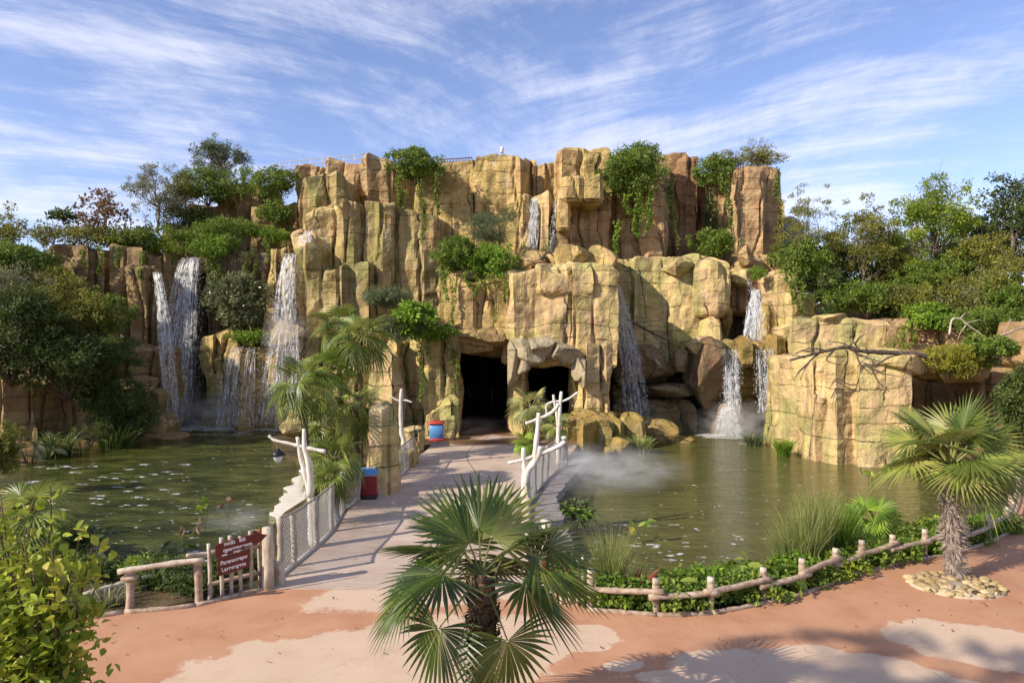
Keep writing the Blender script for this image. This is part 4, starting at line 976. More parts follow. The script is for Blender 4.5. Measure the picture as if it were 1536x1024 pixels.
# --- right slope
GR = 'trees on the right slope'
tree('tree', 'pale airy tree with flat sprays right of the round tower', 1212, 440, 278, 48, 47, LO, 4600, .17, .3, 30, .22, .09, GR, bare=.15, flat=.25)
tree('tree', 'thin light-trunked tree in the middle of the right slope', 1296, 440, 297, 42, 46, LO, 5600, .17, .4, 30, .24, .1, GR, bare=.1, flat=.5)
tree('tree', 'tall bright yellow-green tree on the right slope', 1400, 450, 262, 56, 45, LY, 9500, .17, .45, 36, .25, .16, GR, bare=.12, flat=.55)
tree('tree', 'dark green tree at the right edge of the slope', 1520, 430, 255, 42, 44, LD, 8000, .18, .5, 30, .27, .16, GR, bare=.15)
tree('tree', 'yellowish bushy tree left of the right edge tree', 1470, 450, 345, 42, 43, LO, 6500, .17, .45, 26, .3, .12, GR, bare=.08)
tree('tree', 'small olive tree between the thin tree and the bright tree', 1345, 450, 370, 34, 46.4, LO, 4200, .17, .45, 22, .3, .1, GR, bare=.1)
tree('tree', 'olive tree low against the right picture edge', 1530, 500, 372, 42, 39, LO, 7000, .17, .45, 26, .3, .12, GR, bare=.06)
tree('tree', 'dark olive tree filling the gap right of the domed hut', 1245, 450, 345, 44, 53, LO, 5200, .2, .45, 26, .28, .12, GR, bare=.05)
tree('tree', 'green tree behind the thin light-trunked tree', 1325, 450, 350, 44, 53, LG, 5200, .2, .45, 26, .28, .12, GR, bare=.05)
tree('tree', 'green tree closing the skyline between the bright and dark trees', 1450, 450, 318, 46, 52, LG, 6000, .2, .45, 26, .28, .12, GR, bare=.05)
tree('tree', 'bushy green tree left of the bright yellow-green tree', 1362, 450, 325, 34, 50, LO, 4200, .19, .45, 22, .28, .12, GR, bare=.05)
bush('shrub', 'mixed shrub on the soil bank above the mossy slab', 1440, 445, 50, 34, 42, LO, 4600, .17, .45, 24, .3, group=GR)
bush('shrub', 'green shrub filling the bank right of the cascading shrub', 1262, 445, 34, 24, 44, LG, 3000, .18, .45, 16, .32, group=GR)
bush('shrub', 'low olive shrub above the ivy sheet', 1370, 450, 40, 22, 42.4, LO, 3000, .16, .45, 16, .32, group=GR)
bush('shrub', 'leafy mound at the far right of the terracotta wall', 1500, 485, 34, 26, 38.5, LG, 3600, .16, .5, 18, .32, group=GR)
bush('shrub', 'broad-leaved shrub cascading right of the pale shoulder', 1205, 395, 40, 34, 46.2, LG, 4200, .24, .45, 20, .32, group=GR)
bush('shrub', 'low dark shrub at the foot of the flat-sprayed tree', 1232, 428, 34, 26, 45, LD, 3000, .2, .45, 16, .32, group=GR)
bush('shrub', 'fresh shrub on the soil above the pale low wall', 1300, 450, 38, 24, 43, LG, 3800, .18, .4, 18, .32, group=GR)
bush('shrub', 'dark green clump beside the fresh shrub on the slope', 1345, 455, 30, 26, 43, LD, 3000, .18, .4, 14, .34, group=GR)
bush('shrub', 'wide leafy shrub under the bright tree', 1405, 420, 50, 34, 44, LG, 4800, .2, .4, 22, .3, group=GR)
bush('shrub', 'tangled grey brush on the right slope', 1450, 450, 44, 26, 41, LS, 2600, .14, .25, 20, .3, group=GR)
bush('shrub', 'green shrub in front of the tangled brush', 1395, 470, 34, 16, 41, LF, 2200, .17, .5, 12, .36, group=GR)
bush('shrub', 'dark shrub behind the thin tree', 1262, 410, 30, 40, 48, LD, 2800, .2, .45, 14, .34, group=GR)
bush('shrub', 'olive shrub hiding the slope behind the bright tree', 1360, 415, 44, 36, 48, LO, 3400, .2, .45, 14, .34, group=GR)
bush('shrub', 'dark shrub at the right edge above the boulder', 1520, 450, 36, 34, 39, LG, 3600, .18, .45, 18, .32, group=GR)
hanging('ivy', 'ivy falling from the cascading shrub onto the pale shoulder', [(1190, 400, 455, 18), (1200, 420, 470, 12), (1180, 395, 420, 12)], 43.8, LG, .17)
hanging('ivy', 'bright ivy sheet over the terracotta wall', [(1352, 484, 525, 26), (1340, 500, 532, 22), (1368, 482, 520, 20), (1330, 515, 535, 14)], 39.8, LY, .13)
bush('shrub', 'green creeper along the top of the terracotta wall', 1415, 482, 46, 10, 40, LF, 2400, .16, .6, 14, .34)
bush('moss_bush', 'yellow mossy shrub on the mossy slab', 1425, 540, 34, 24, 32, LM, 5200, .11, .4, 20, .3)
bush('shrub', 'dark leafy shrub over the mossy slab at the right edge', 1480, 525, 34, 22, 32, LG, 3400, .15, .6, 16, .32)
bush('shrub', 'dark bush behind the right palm at the picture edge', 1532, 610, 30, 60, 28, LD, 5200, .15, .5, 24, .3)
bush('shrub', 'dull green brush behind the white driftwood', 1470, 480, 36, 20, 37, LG, 3000, .15, .4, 16, .32)

# unseen trees added off-frame at the left to shade the rock wall and bank
for (x, y, hgt, r, lb) in [(-52, 38, 27, 6.5, 'large unseen tree added beyond the left bank for shade'), (-47, 25, 13, 5.5, 'second large unseen tree added on the left for shade')]:
    px = 768+x/y*F if y > 0 else 0
    b = np.array([x, y, 0.]); rs = np.random.RandomState(int(abs(x)))
    o = empty('tree', b, lb, 'tree'); m2 = MB(); tube(m2, spline([b, b+[.3, 0, hgt*.5], b+[0, 0, hgt*.9]], 6), np.linspace(.3, .08, 13), 8); 
    mb = MB(); p, out, cc, tone = crown_pts((x, y, hgt*.66), (r, r, hgt*.34), 9000 if r > 4 else 4000, rs, 30, .26)
    for q in cc: tube(m2, spline([b+[0, 0, hgt*.4], (b+q)/2+[0, 0, hgt*.25], q], 4), np.linspace(.1, .02, 9), 5)
    add_leaves(mb, p, .5 if r > 4 else .34, .3 if r > 4 else .2, rs, out, tone=tone); mb.build('crown', LG, o, smooth=False); m2.build('trunk', BARK, o)

# ------------------------------------------------------------------ palms
def frond(az, el, L, Rf, rs, segs=34, span=2.0, droop=.35, tilt=0., curl=.3, fuse=.42, wk=1., st=8):
    """returns petiole tube pts and blade verts in palm-local space (crown centre = origin)"""
    d = np.array([math.cos(az)*math.cos(el), math.sin(az)*math.cos(el), math.sin(el)])
    t = np.linspace(0, 1, 7)
    pet = d*(L*t)[:, None]-np.array([0, 0, 1.])*(L*.18*droop*2*t**2)[:, None]
    hd = pet[-1]; dr = pet[-1]-pet[-2]; dr /= np.linalg.norm(dr)
    sd = np.cross(dr, [0, 0, 1.]); sd /= np.linalg.norm(sd)+1e-9
    up = np.cross(sd, dr)
    c, s = math.cos(tilt), math.sin(tilt); sd, up = sd*c+up*s, up*c-sd*s
    # blade plane droops below petiole direction
    bend = curl; dr2 = dr*math.cos(bend)-up*math.sin(bend); up2 = up*math.cos(bend)+dr*math.sin(bend)
    a = np.linspace(-span, span, segs)+rs.normal(size=segs)*.012; da = 2*span/segs
    ln = Rf*(.80+.20*np.cos(a*.75))*(1+rs.normal(size=segs)*.05)
    ss = np.linspace(0.02, 1, st)
    V = []
    for k in range(segs):
        ak = a[k]; rad = dr2*math.cos(ak)+sd*math.sin(ak); tan = -dr2*math.sin(ak)+sd*math.cos(ak)
        r = ln[k]*ss
        # fan is slightly cupped, tips hang
        hang = droop*(1+.6*rs.rand())*np.clip(ss-fuse*.8, 0, 1)**2*ln[k]*1.25
        cen = hd+rad[None]*r[:, None]-np.array([0, 0, 1.])*hang[:, None]-up2[None]*(.10*ln[k]*(abs(ak)/span)**2*ss)[:, None]
        wf = r*da*.5*.98; wt = wf[np.searchsorted(ss, fuse)]*np.clip((1-ss)/(1-fuse), 0, 1)**.8*wk
        w = np.where(ss <= fuse, wf, np.minimum(wf, wt+.001))
        ridge = w*.55
        V.append(np.stack([cen-tan*w[:, None], cen+up2*ridge[:, None], cen+tan*w[:, None]], 1))
    V = np.array(V)      # segs, st, 3, 3
    f = grid_faces(3, st); fa = (f[None]+np.arange(segs)[:, None, None]*st*3).reshape(-1, 4)
    rnd = np.clip(.5+.25*rs.normal()+.18*rs.normal(size=segs)[:, None]*np.ones(st)[None]+np.linspace(.25, -.1, st)[None]+(.5*(rs.rand(segs) > .93))[:, None]*np.linspace(0, 1, st)[None], 0, 1)
    rnd = np.repeat(rnd.reshape(-1), 3)
    return pet, V.reshape(-1, 3), fa, rnd

def fan_palm(name, label, base, top, rtr, fronds, Rf, Lp, seed=1, mat=LP, tmat=PTRUNK, segs=30, st=8, hair=120, boots=26, lean=0, group=None, droop=.4, spec=None, boot_zone=.45, cat='palm tree', hairlen=.14, emin=-.5, fuse=.42, wk=1.):
    rs = np.random.RandomState(seed); base = np.asarray(base, float); top = np.asarray(top, float)
    o = empty(name, base, label, cat, group); ht = top[2]-base[2]
    # trunk
    mb = MB(); nz = max(10, int(ht/.05)); t = np.linspace(0, 1, nz); n = 26
    cen = base+(top-base)*t[:, None]+np.array([1, 0, 0])*(lean*np.sin(t*np.pi))[:, None]
    th = np.linspace(0, 2*np.pi, n, endpoint=False)
    prof = rtr*(1.05-.25*t+.35*np.exp(-t*ht*5)+.25*np.exp(-((t-.9)/.15)**2))
    ring = np.stack([np.broadcast_to(np.cos(th), (nz, n)), np.broadcast_to(np.sin(th), (nz, n)), np.zeros((nz, n))], -1)
    pp = cen[:, None]+ring*prof[:, None, None]
    dsp = .16*fbm(pp*[4, 4, 7], seed, 3)+.10*(np.abs(((t*ht/.11)[:, None]+.3*np.sin(th*2)[None]) % 1-.5)*2-.5)
    v = pp+ring*(prof[:, None]*dsp)[..., None]
    mb.add(v.reshape(-1, 3), [grid_faces(n, nz, True), (np.arange(n)+(nz-1)*n)[None]])
    mb.build('trunk', tmat, o)
    # fibres and old leaf bases
    m2 = MB()
    if hair:
        k = hair; tt = rs.rand(k)*.98; a = rs.rand(k)*2*np.pi; c = base+(top-base)*tt[:, None]
        out = np.stack([np.cos(a), np.sin(a), 0*a], -1); r = rtr*.95
        p0 = c+out*r*.9; dirn = out*.8+np.array([0, 0, -.6])*(rs.rand(k)*1.4-.2)[:, None]+rs.normal(size=(k, 3))*.25
        add = MB(); add_leaves(m2, p0, hairlen, hairlen*.13, rs, dirn*3, up=0, spread=.25)
    for k in range(boots):
        tt = 1-boot_zone*(k/max(1, boots)); a = k*2.4; c = base+(top-base)*tt; out = np.array([math.cos(a), math.sin(a), 0]); tn = np.array([-out[1], out[0], 0])
        l = rtr*(.9+.5*rs.rand()); q0 = c+out*rtr*.85
        rows = []
        for s, w in ((0, 1.), (.4, .8), (.75, .55), (1., .22)):
            cc = q0+out*l*s*.55+np.array([0, 0, l*s*(.85 if rs.rand() > .2 else .3)]); ww = rtr*.5*w
            rows.append([cc-tn*ww, cc+out*ww*.4, cc+tn*ww, cc-out*.02-np.array([0, 0, .03])])
        m2.add(np.array(rows).reshape(-1, 3), [grid_faces(4, 4, True), np.array([[12, 13, 14, 15]])])
    if m2.n: m2.build('fibre', tmat, o, smooth=False)
    # fronds
    if spec is None:
        spec = []
        for k in range(fronds):
            f = k/max(1, fronds-1); az = k*2.39996+rs.normal()*.15
            el = 1.25-(1.25-emin)*f**.9+rs.normal()*.1
            spec.append((az, el, 1., 1., rs.normal()*.5))
    for (az, el, lk, rk, tl) in spec:
        pet, V, fa, rnd = frond(az, el, Lp*lk*(.9+.2*rs.rand()), Rf*rk*(.9+.2*rs.rand()), rs, segs, 2.0, droop*(1.1-.5*min(1, el)), tl, .25+.35*max(0, 1-el), st=st, fuse=fuse, wk=wk)
        fb = MB(); tube(fb, pet+top, np.linspace(.016, .008, 7)*(Rf/.7), 5, rnd=.95); fb.add(V+top, [fa], None, rnd)
        fb.build('frond', mat, o, smooth=False)
    return o

top = P(722, 862, 9.0)
PI = math.pi
# foreground palm: fronds given one by one as hub offsets (x, y towards the back, z) in metres, fan size, twist
hubs = [(-.20, .1, .42, 1.15, .2), (.14, .25, .44, 1.1, -.2), (-.05, .3, .5, 1.1, .1),  (.32, .1, .30, .95, .4), (-.45, .35, .42, .95, -.3),
        (-.62, .1, .28, 1.05, -.5), (-.50, -.35, .12, 1.1, .2), (-.75, .4, .05, 1., .4), (-.92, -.05, -.20, 1., .3), (-.50, -.45, -.52, 1.1, .1), (-.30, .6, .1, 1., 0),
        (.36, -.55, -.68, 1.0, 0), (.62, -.3, -.05, 1.12, .2), (.85, .25, .25, 1.1, -.4), (.62, .3, .42, 1.0, .5), (.72, .0, .18, 1.1, -.3), (.95, .4, -.15, 1.0, .4), (.45, .7, .0, 1., 0), (-.9, .5, -.35, .95, 0), (.1, .8, -.1, 1., 0)]
sp = []
for (hx, hy, hz, fs_, tw) in hubs:
    L = math.sqrt(hx*hx+hy*hy+hz*hz); sp.append((math.atan2(hy, hx), math.asin(hz/L)+.06, L, fs_, tw))
fan_palm('fan_palm', 'large fan palm with dark shaggy trunk in the near foreground', (top[0]+.04, 9.05, 0), top, .165, 0, .82, 1., 5, LPF, PTRUNK, 30, 10, 700, 50, spec=sp, droop=.10, fuse=.42, wk=1.35, boot_zone=.5)
b = G(1432, 868)
fan_palm('fan_palm', 'fan palm with grey hairy trunk in the stone ring on the right', b, P(1426, 700, b[1]), .16, 25, 1.02, .9, 9, LP, PTRUNKG, 32, 9, 900, 24, droop=.22, emin=-.12, boot_zone=.25, hairlen=.2)
for k, (x, y, zz_, lb) in enumerate([(-16.9, -.7, 15.6, 'tall palm behind the viewpoint whose fan shadow falls on the paving'), (-14.9, -1.2, 15.6, 'second tall palm behind the viewpoint'), (-12.4, -1.5, 15.2, 'third tall palm behind the viewpoint'), (-16.4, -2.9, 15.0, 'fourth tall palm behind the viewpoint')]):
    fan_palm('fan_palm', lb, (x, y, 0), (x+.1, y, zz_), .16, 9, .85, 1.0, 80+k, LP, PTRUNK, 14, 6, 0, 6, droop=.15)
# left group
def palm_at(label, px, pyt, d, base_px, Rf, Lp, n, seed, mat=LP, rtr=.13, zb=-.3, segs=22, droop=.5, **k):
    base = np.array([(base_px-768)/F*d, d, zb]); fan_palm('fan_palm', label, base, P(px, pyt, d), rtr, n, Rf, Lp, seed, mat, PTRUNK, segs, 7, 60, 14, group='fan palms left of the walkway', droop=droop, **k)
palm_at('slim palm leaning over the pond behind the white lamp branch', 452, 578, 24, 466, .75, .75, 20, 3, LP)
palm_at('tallest palm with pale drooping fans and bare trunk', 540, 510, 31, 541, 1.0, .9, 24, 4, LP)
palm_at('dark green palm just left of the standing rock', 533, 610, 25.5, 536, .72, .6, 20, 6, LP)
palm_at('light green low palm filling the planting left of the netting', 500, 690, 22.5, 500, .75, .6, 18, 7, LP, .09)
palm_at('yellow-green palm half hidden behind the slim palm', 490, 560, 30, 492, .8, .8, 18, 8, LG)
palm_at('drooping palm crown left of the tallest palm', 508, 490, 33, 512, .95, .8, 16, 12, LP)
palm_at('dense low fan palm between slim palm and dark palm', 500, 640, 27, 500, .8, .7, 18, 13, LP)
palm_at('small grassy palm at the netting foot', 492, 722, 20.5, 494, .55, .35, 18, 14, LP, .07)
fan_palm('fan_palm', 'small fan palm in front of the arched cave opening', G(795, 690), P(797, 612, 32), .14, 16, .75, .6, 15, LP2, PTRUNK, 22, 7, 60, 14)
fan_palm('fan_palm', 'low fan palm tuft under the entrance palm', G(786, 698), P(788, 665, 31), .08, 12, .45, .35, 16, LF, PTRUNK, 18, 6, 20, 6)
fan_palm('fan_palm', 'small grey fan palm behind the right white branches', G(835, 700), P(836, 640, 30.4), .16, 12, .5, .4, 17, LP, PTRUNKG, 18, 6, 60, 10)
fan_palm('fan_palm', 'dark low fan palm at the far left edge behind the foreground shrub', (-12.4, 17.5, 0), (-12.3, 17.3, 1.0), .12, 16, .75, .7, 18, LP, PTRUNK, 24, 7, 20, 8)
fan_palm('fan_palm', 'short bright fan palm in the bed along the right fence', G(1310, 812)+[0, 0, -.1], G(1310, 812)+[0, 0, .55], .08, 12, .6, .4, 19, LF, PTRUNK, 22, 7, 10, 4)

# foreground shrub at left
o = empty('shrub', (-4.95, 7.3, 0), 'bright yellow-green leafy shrub filling the lower left corner', 'shrub')
rs = np.random.RandomState(3); mb = MB(); m2 = MB()
for k in range(38):
    bx = rs.uniform(-.15, .15); tx = rs.uniform(-1.05, .52); hz = rs.uniform(1.2, 4.15)
    if tx > .3: hz = min(hz, 3.1)
    tip = np.array([-4.95+tx*(.55+.45*hz/3.7 if hz < 3 else .75), 7.3+rs.uniform(-.6, .6), hz])
    pl = spline([np.array([-4.95+bx, 7.3+bx, 0.]), np.array([-4.95+bx+tx*.35, 7.3, hz*.5]), tip], 8)
    tube(m2, pl, np.linspace(.028, .006, len(pl)), 6)
    for j in range(34):
        s = .25+.75*(j/34.)
        q = pl[min(len(pl)-1, int(s*(len(pl)-1)))]+rs.normal(size=3)*[.10, .10, .10]
        m = 5; c = q+rs.normal(size=(m, 3))*.06
        add_leaves(mb, c, .125, .07, rs, np.tile([[rs.normal()*.7, rs.normal()*.7, .5]], (m, 1)), fine=True, up=.4, spread=.8, tone=np.full(m, .25+.65*s*rs.uniform(.6, 1.1)))
mb.build('foliage', LY, o); m2.build('stem', BARK, o)

# ------------------------------------------------------------------ near right bed planting
def edge_pt(px, off):
    """point on right fence curve at pixel column, moved off metres towards the water"""
    xs = np.array([(x, y) for x, y in edge_r]); pxs = 768+xs[:, 0]/xs[:, 1]*F
    x = np.interp(px, pxs, xs[:, 0]); y = np.interp(px, pxs, xs[:, 1]); 
    return np.array([x+off*(x/y)*1., y+off, -.06])
rs = np.random.RandomState(77)
GB = 'low plants in the bed along the right fence'
specs = [
 (900, .4, 'b', 'heart-leaved green plant right behind the gate post'), (925, .5, 'b', 'dense low leaves under the pale grass clump'), (955, .5, 'b', 'round-leaved plant below the red cordyline'),
 (975, 1.1, 'h', 'strappy hosta beyond the first rail'), (1005, .7, 'h', 'broad-leaved plant behind the second post'), (1035, .9, 'b', 'leafy mound behind the short middle rail'),
 (1020, .35, 'b', 'dark ground leaves under the middle rail'), (1060, 1.3, 'b', 'bright leafy mound at the water near the third post'), (1100, .5, 'b', 'dark green ground plant under the long rail'),
 (1110, 1.4, 'h', 'large round-leaved plant at the pale slab'), (1140, 1.2, 'h', 'large heart-leaved plant by the fourth post'), (1130, .4, 'b', 'low leaves right of the third post'),
 (1165, .6, 'h', 'big-leaf plant between fourth and fifth post'), (1190, 1.1, 'b', 'shrubby plant at the foot of the tall grasses'), (1215, .5, 'b', 'low green mound at the fifth post'),
 (1240, 1.2, 'h', 'leafy plant behind the tall grasses'), (1255, .4, 'y', 'small yellow-green mound by the sixth post'), (1275, 1.0, 'b', 'dark leafy mound left of the short fan palm'),
 (1300, .4, 'b', 'dark ground plant under the seventh rail'), (1330, .9, 'h', 'glossy plant behind the seventh post'), (1345, .4, 'b', 'low dark plant right of the seventh post'),
 (1365, 1.1, 'b', 'tall leafy mound left of the right palm trunk'), (1390, .5, 'b', 'dark mound just left of the right palm trunk'), (1420, 1., 'b', 'green mound behind the right palm trunk'),
 (1455, .5, 'b', 'bright mound right of the right palm trunk'), (1475, 1.1, 'b', 'shrubby mound beyond the right palm trunk'), (1500, .6, 'b', 'small mound near the far fence end'), (1400, 1.6, 'y', 'sunlit mound at the water left of the palm')]
for k, (px, off, kd, lb) in enumerate(specs):
    p = edge_pt(px, off)
    if kd == 'h': bigleaf('broadleaf_plant', lb, p, .62, .6, 46, .30, LF if k % 2 else LG, .72, seed=k+20, group=GB)
    else:
        o = empty('bedding_plant', p, lb, 'plant', GB); mb = MB()
        pp, out, cc, tone = crown_pts(p+[0, 0, .26], (.62, .5, .33), 1300, np.random.RandomState(k), 14, .36)
        add_leaves(mb, pp, .11, .08, np.random.RandomState(k+50), out, tone=tone, fine=False, up=.8)
        mb.build('foliage', (LY if kd == 'y' else (LG, LF, LG)[k % 3]), o, smooth=False)
for k, (px, off, h, lb) in enumerate([(915, 1.0, 1.75, 'tall pale ornamental grass behind the start of the right fence'), (1207, 1.3, 2.1, 'tall pale grass clump left of the dark green grass'), (1185, 1.6, 1.4, 'thin dry grass at the pale slab'), (1228, 1.7, 2.3, 'slender wheat-coloured grass tuft')]):
    grass('ornamental_grass', lb, edge_pt(px, off), h, .62, 420, LGR, .014, .25, seed=k+5)
grass('ornamental_grass', 'dark green upright grass clump in the right bed', edge_pt(1255, 1.7), 1.9, .7, 420, LF, .02, .3, seed=31)
grass('ornamental_grass', 'green arching grass beside the dark upright clump', edge_pt(1280, 1.3), 1.2, .8, 260, LF, .02, .8, seed=32)
grass('cordyline', 'dark red spiky plant behind the first rail', edge_pt(952, .85), .75, .5, 60, LRED, .06, .3, seed=33, cat='plant')
# ledge plants
p = np.array([1.9, 20.8, -.05])
rosette('fern', 'bright arching fern on the grey ledge beside the walkway', p+[.1, 0, .2], 1.0, 22, LF, .09, 3, rise=.9)
bush('shrub', 'soft grey-green plant below the arching fern', 862, 768, 20, 16, 21, LB, 1300, .14, .4, 10, .4)
# water plants
for k, (px, py, h, r, n, m, lb) in enumerate([(962, 680, 1.1, .9, 260, LGR, 'bright green reed clump in front of the flat-topped rocks'), (1175, 684, 1.1, .7, 240, LF, 'dark-tipped reed clump at the foot of the big right rock'), (1130, 668, .9, .9, 160, LB, 'misty reed clump below the right curtain'), (1163, 650, 1.3, 1.2, 160, LB, 'blurred reeds in the spray by the right rock')]):
    grass('reeds', lb, G(px, py, WZ), h, r, n, m, .06, .3, seed=40+k)
for k, (px, py, h, m, lb) in enumerate([(308, 793, .85, LY, 'yellow-green lotus stem in the left pond'), (342, 775, .55, LR, 'brown withered lotus stem in the left pond'), (965, 815, .65, LY, 'lotus stem with orange pad in the right pond'), (1303, 715, .25, LY, 'yellow water flower near the big right rock'), (290, 800, .25, LR, 'floating withered lotus pad in the left pond')]):
    bs = G(px, py, WZ); o = empty('lotus', bs, lb, 'water plant'); mb = MB(); r2 = np.random.RandomState(k+60)
    m2 = MB(); tube(m2, spline([bs, bs+[.05, 0, h*.6], bs+[.1, 0, h]], 5), .014, 5); tube(m2, spline([bs, bs+[-.15, 0, h*.5], bs+[-.3, 0, h*.75]], 5), .01, 5)
    add_leaves(mb, np.array([bs+[.1, 0, h]]*4+[bs+[-.3, 0, h*.75]]*3), .26, .16, r2, None, fine=True, up=.3); mb.build('leaves', m, o); m2.build('stem', m, o)
# left bed behind the low fence
for k, (px, py, kd, lb) in enumerate([(225, 880, 'g', 'dark strappy plant behind the left low rail'), (248, 862, 'b', 'dark green mound under the left rail middle'), (275, 880, 'b', 'low mound left of the second rail post'), (215, 862, 'y', 'bright feathery plant at the left rail start'), (290, 892, 'b', 'small mound at the second rail post'), (262, 850, 'h', 'broad upright leaf behind the left rail'), (150, 868, 'b', 'dark mound left of the low rail'), (335, 868, 'b', 'low plants under the sign pickets'), (372, 858, 'b', 'low plants at the right end of the pickets'), (120, 850, 'h', 'dark leafy plant behind the foreground shrub')]):
    g = G(px, py, -.07)
    if kd == 'g': grass('strap_plant', lb, g, .8, .7, 120, LD, .05, .9, seed=k+3)
    elif kd == 'h': bigleaf('broadleaf_plant', lb, g, .75, .35, 14, .4, LD, .4, seed=k)
    else:
        o = empty('bedding_plant', g, lb, 'plant'); mb = MB(); pp, out, cc, tone = crown_pts(g+[0, 0, .2], (.55, .45, .28), 900, np.random.RandomState(k), 12, .36)
        add_leaves(mb, pp, .11, .06, np.random.RandomState(k+50), out, tone=tone, up=.8); mb.build('foliage', LY if kd == 'y' else LD, o, smooth=False)
bush('bush', 'dark bush behind the foreground shrub near the stone kerb', 78, 815, 46, 34, 18.5, LD, 3000, .12, .5, 20, .3)
bush('bush', 'green bush at the left end of the near pond bank', 118, 858, 34, 24, 16.6, LG, 2200, .10, .5, 16, .32)
bush('bush', 'olive bush at the left edge behind the dark fan palm', 10, 770, 46, 34, 20, LO, 2600, .12, .5, 18, .3)
grass('dead_grass', 'pale tangled dead grass at the left rail post', G(165, 905, -.07), .6, .7, 120, LS, .03, 1.2, seed=71)

# ------------------------------------------------------------------ low log fences
def logpost(parent, p, h, r=.075, rs=None, pale=.12):
    mb = MB(); lean = rs.normal(size=2)*.015
    t = np.linspace(0, 1, 7); c = np.stack([p[0]+lean[0]*t, p[1]+lean[1]*t, -.15+(h+.15-pale)*t], -1); tube(mb, c, r*(1+.06*np.sin(t*9)), 9, .06, int(p[0]*10))
    o = mb.build('post', FENCEW, parent)
    m2 = MB(); c2 = np.array([c[-1], c[-1]+[0, 0, pale]]); tube(m2, c2, [r*.98, r*.93], 9); m2.build('post_top', FENCEP, o)
    return c[-1]
rs = np.random.RandomState(12)
fo = empty('log_fence', (1.58, 14.05, 0), 'low rustic log fence curving along the right pond', 'fence')
pp = [(1.62, 14.1)]+[(x, y+.05) for x, y in edge_r[1:14]]
for k, (x, y) in enumerate(pp): logpost(fo, (x, y, 0), .72 if k else .82, .075, rs)
for k in range(len(pp)-1):
    a = np.array([*pp[k], .42+rs.normal()*.02]); b2 = np.array([*pp[k+1], .45+rs.normal()*.02]); d = (b2-a)/np.linalg.norm(b2-a)
    mb = MB(); a2 = a-d*.16+[0, -.10 if k % 2 else -.08, .04*(-1)**k]; b3 = b2+d*.16+[0, -.10 if k % 2 else -.08, .04*(-1)**k]
    mid = (a2+b3)/2+[0, 0, rs.normal()*.02]
    pl = spline([a2, mid, b3], 6); tube(mb, pl, .062*(1+.08*np.sin(np.arange(len(pl))*1.7+k)), 9, .05, k); mb.build('rail', FENCEW, fo)
def edging(name, label, pts, r=.055):
    mb = MB(); pts = np.array([(x, y, .02) for x, y in pts])
    for k in range(len(pts)-1):
        a, b = pts[k], pts[k+1]; pl = spline([a, (a+b)/2+[0, rs.normal()*.02, 0], b], 4); tube(mb, pl, r*(1+.1*np.sin(np.arange(len(pl))*2+k)), 8, .06, k)
    return tag(mb.build(name, FENCEW), label, 'edging')
edging('log_edging', 'thin log edging on the paving below the right log fence', [(x, y-.06) for x, y in edge_r[:14]])
edging('log_edging', 'thin log edging below the left low rail', [(x, y-.06) for x, y in edge_l[2:]])
fo = empty('log_rail', G(195, 914), 'short log rail on two posts left of the sign', 'fence')
a = G(195, 914); c = G(299, 905)
logpost(fo, a, .86, .085, rs); logpost(fo, c, .95, .08, rs)
mb = MB(); pl = spline([P(177, 857, 13.9), P(240, 847, 14.05), P(306, 839, 14.2)], 6); tube(mb, pl, .058*(1+.09*np.sin(np.arange(len(pl)))), 9, .08); mb.build('rail', FENCEP, fo)
mb = MB(); box(mb, P(195, 866, 14), (.3, .22, .09), bev=.03); mb.build('post_cap', FENCEW, fo)
# driftwood log in left bed
mb = MB(); tube(mb, spline([G(120, 895, .05), G(170, 880, .1), G(232, 862, .15)], 6), [.06, .08, .09, .1, .09, .08, .07, .08, .09, .08, .06, .05, .04], 8, .15); tag(mb.build('driftwood', FENCEP), 'pale fallen log lying behind the low left rail', 'log')

# picket panel with sign
fo = empty('picket_fence', G(312, 896), 'rustic picket panel holding the maroon signs', 'fence')
pk = [(315, 898, 815), (334, 893, 806), (347, 890, 803), (362, 887, 804), (377, 883, 796), (391, 878, 806)]
for k, (px, yb, yt) in enumerate(pk):
    g = G(px, yb); t = P(px-2, yt, g[1]); mb = MB(); pl = spline([g-[0, 0, .1], (g+t)/2+[.015*(-1)**k, 0, 0], t], 5); tube(mb, pl, .045*(1+.08*np.sin(np.arange(len(pl))*1.3+k)), 8, .06, k); mb.build('picket', FENCEP, fo)
for (x0, y0, x1, y1) in ((312, 829, 394, 818), (312, 877, 394, 858)):
    a = P(x0, y0, 14.75); b2 = P(x1, y1, 15.35); mb = MB(); tube(mb, spline([a, (a+b2)/2+[0, 0, .01], b2], 5), .05, 8, .05); mb.build('rail', FENCEW, fo)
mb = MB(); tube(mb, spline([P(280, 833, 14.6), P(300, 831, 14.8), P(330, 828, 15)], 5), .045, 8, .05); mb.build('rail', FENCEP, fo)
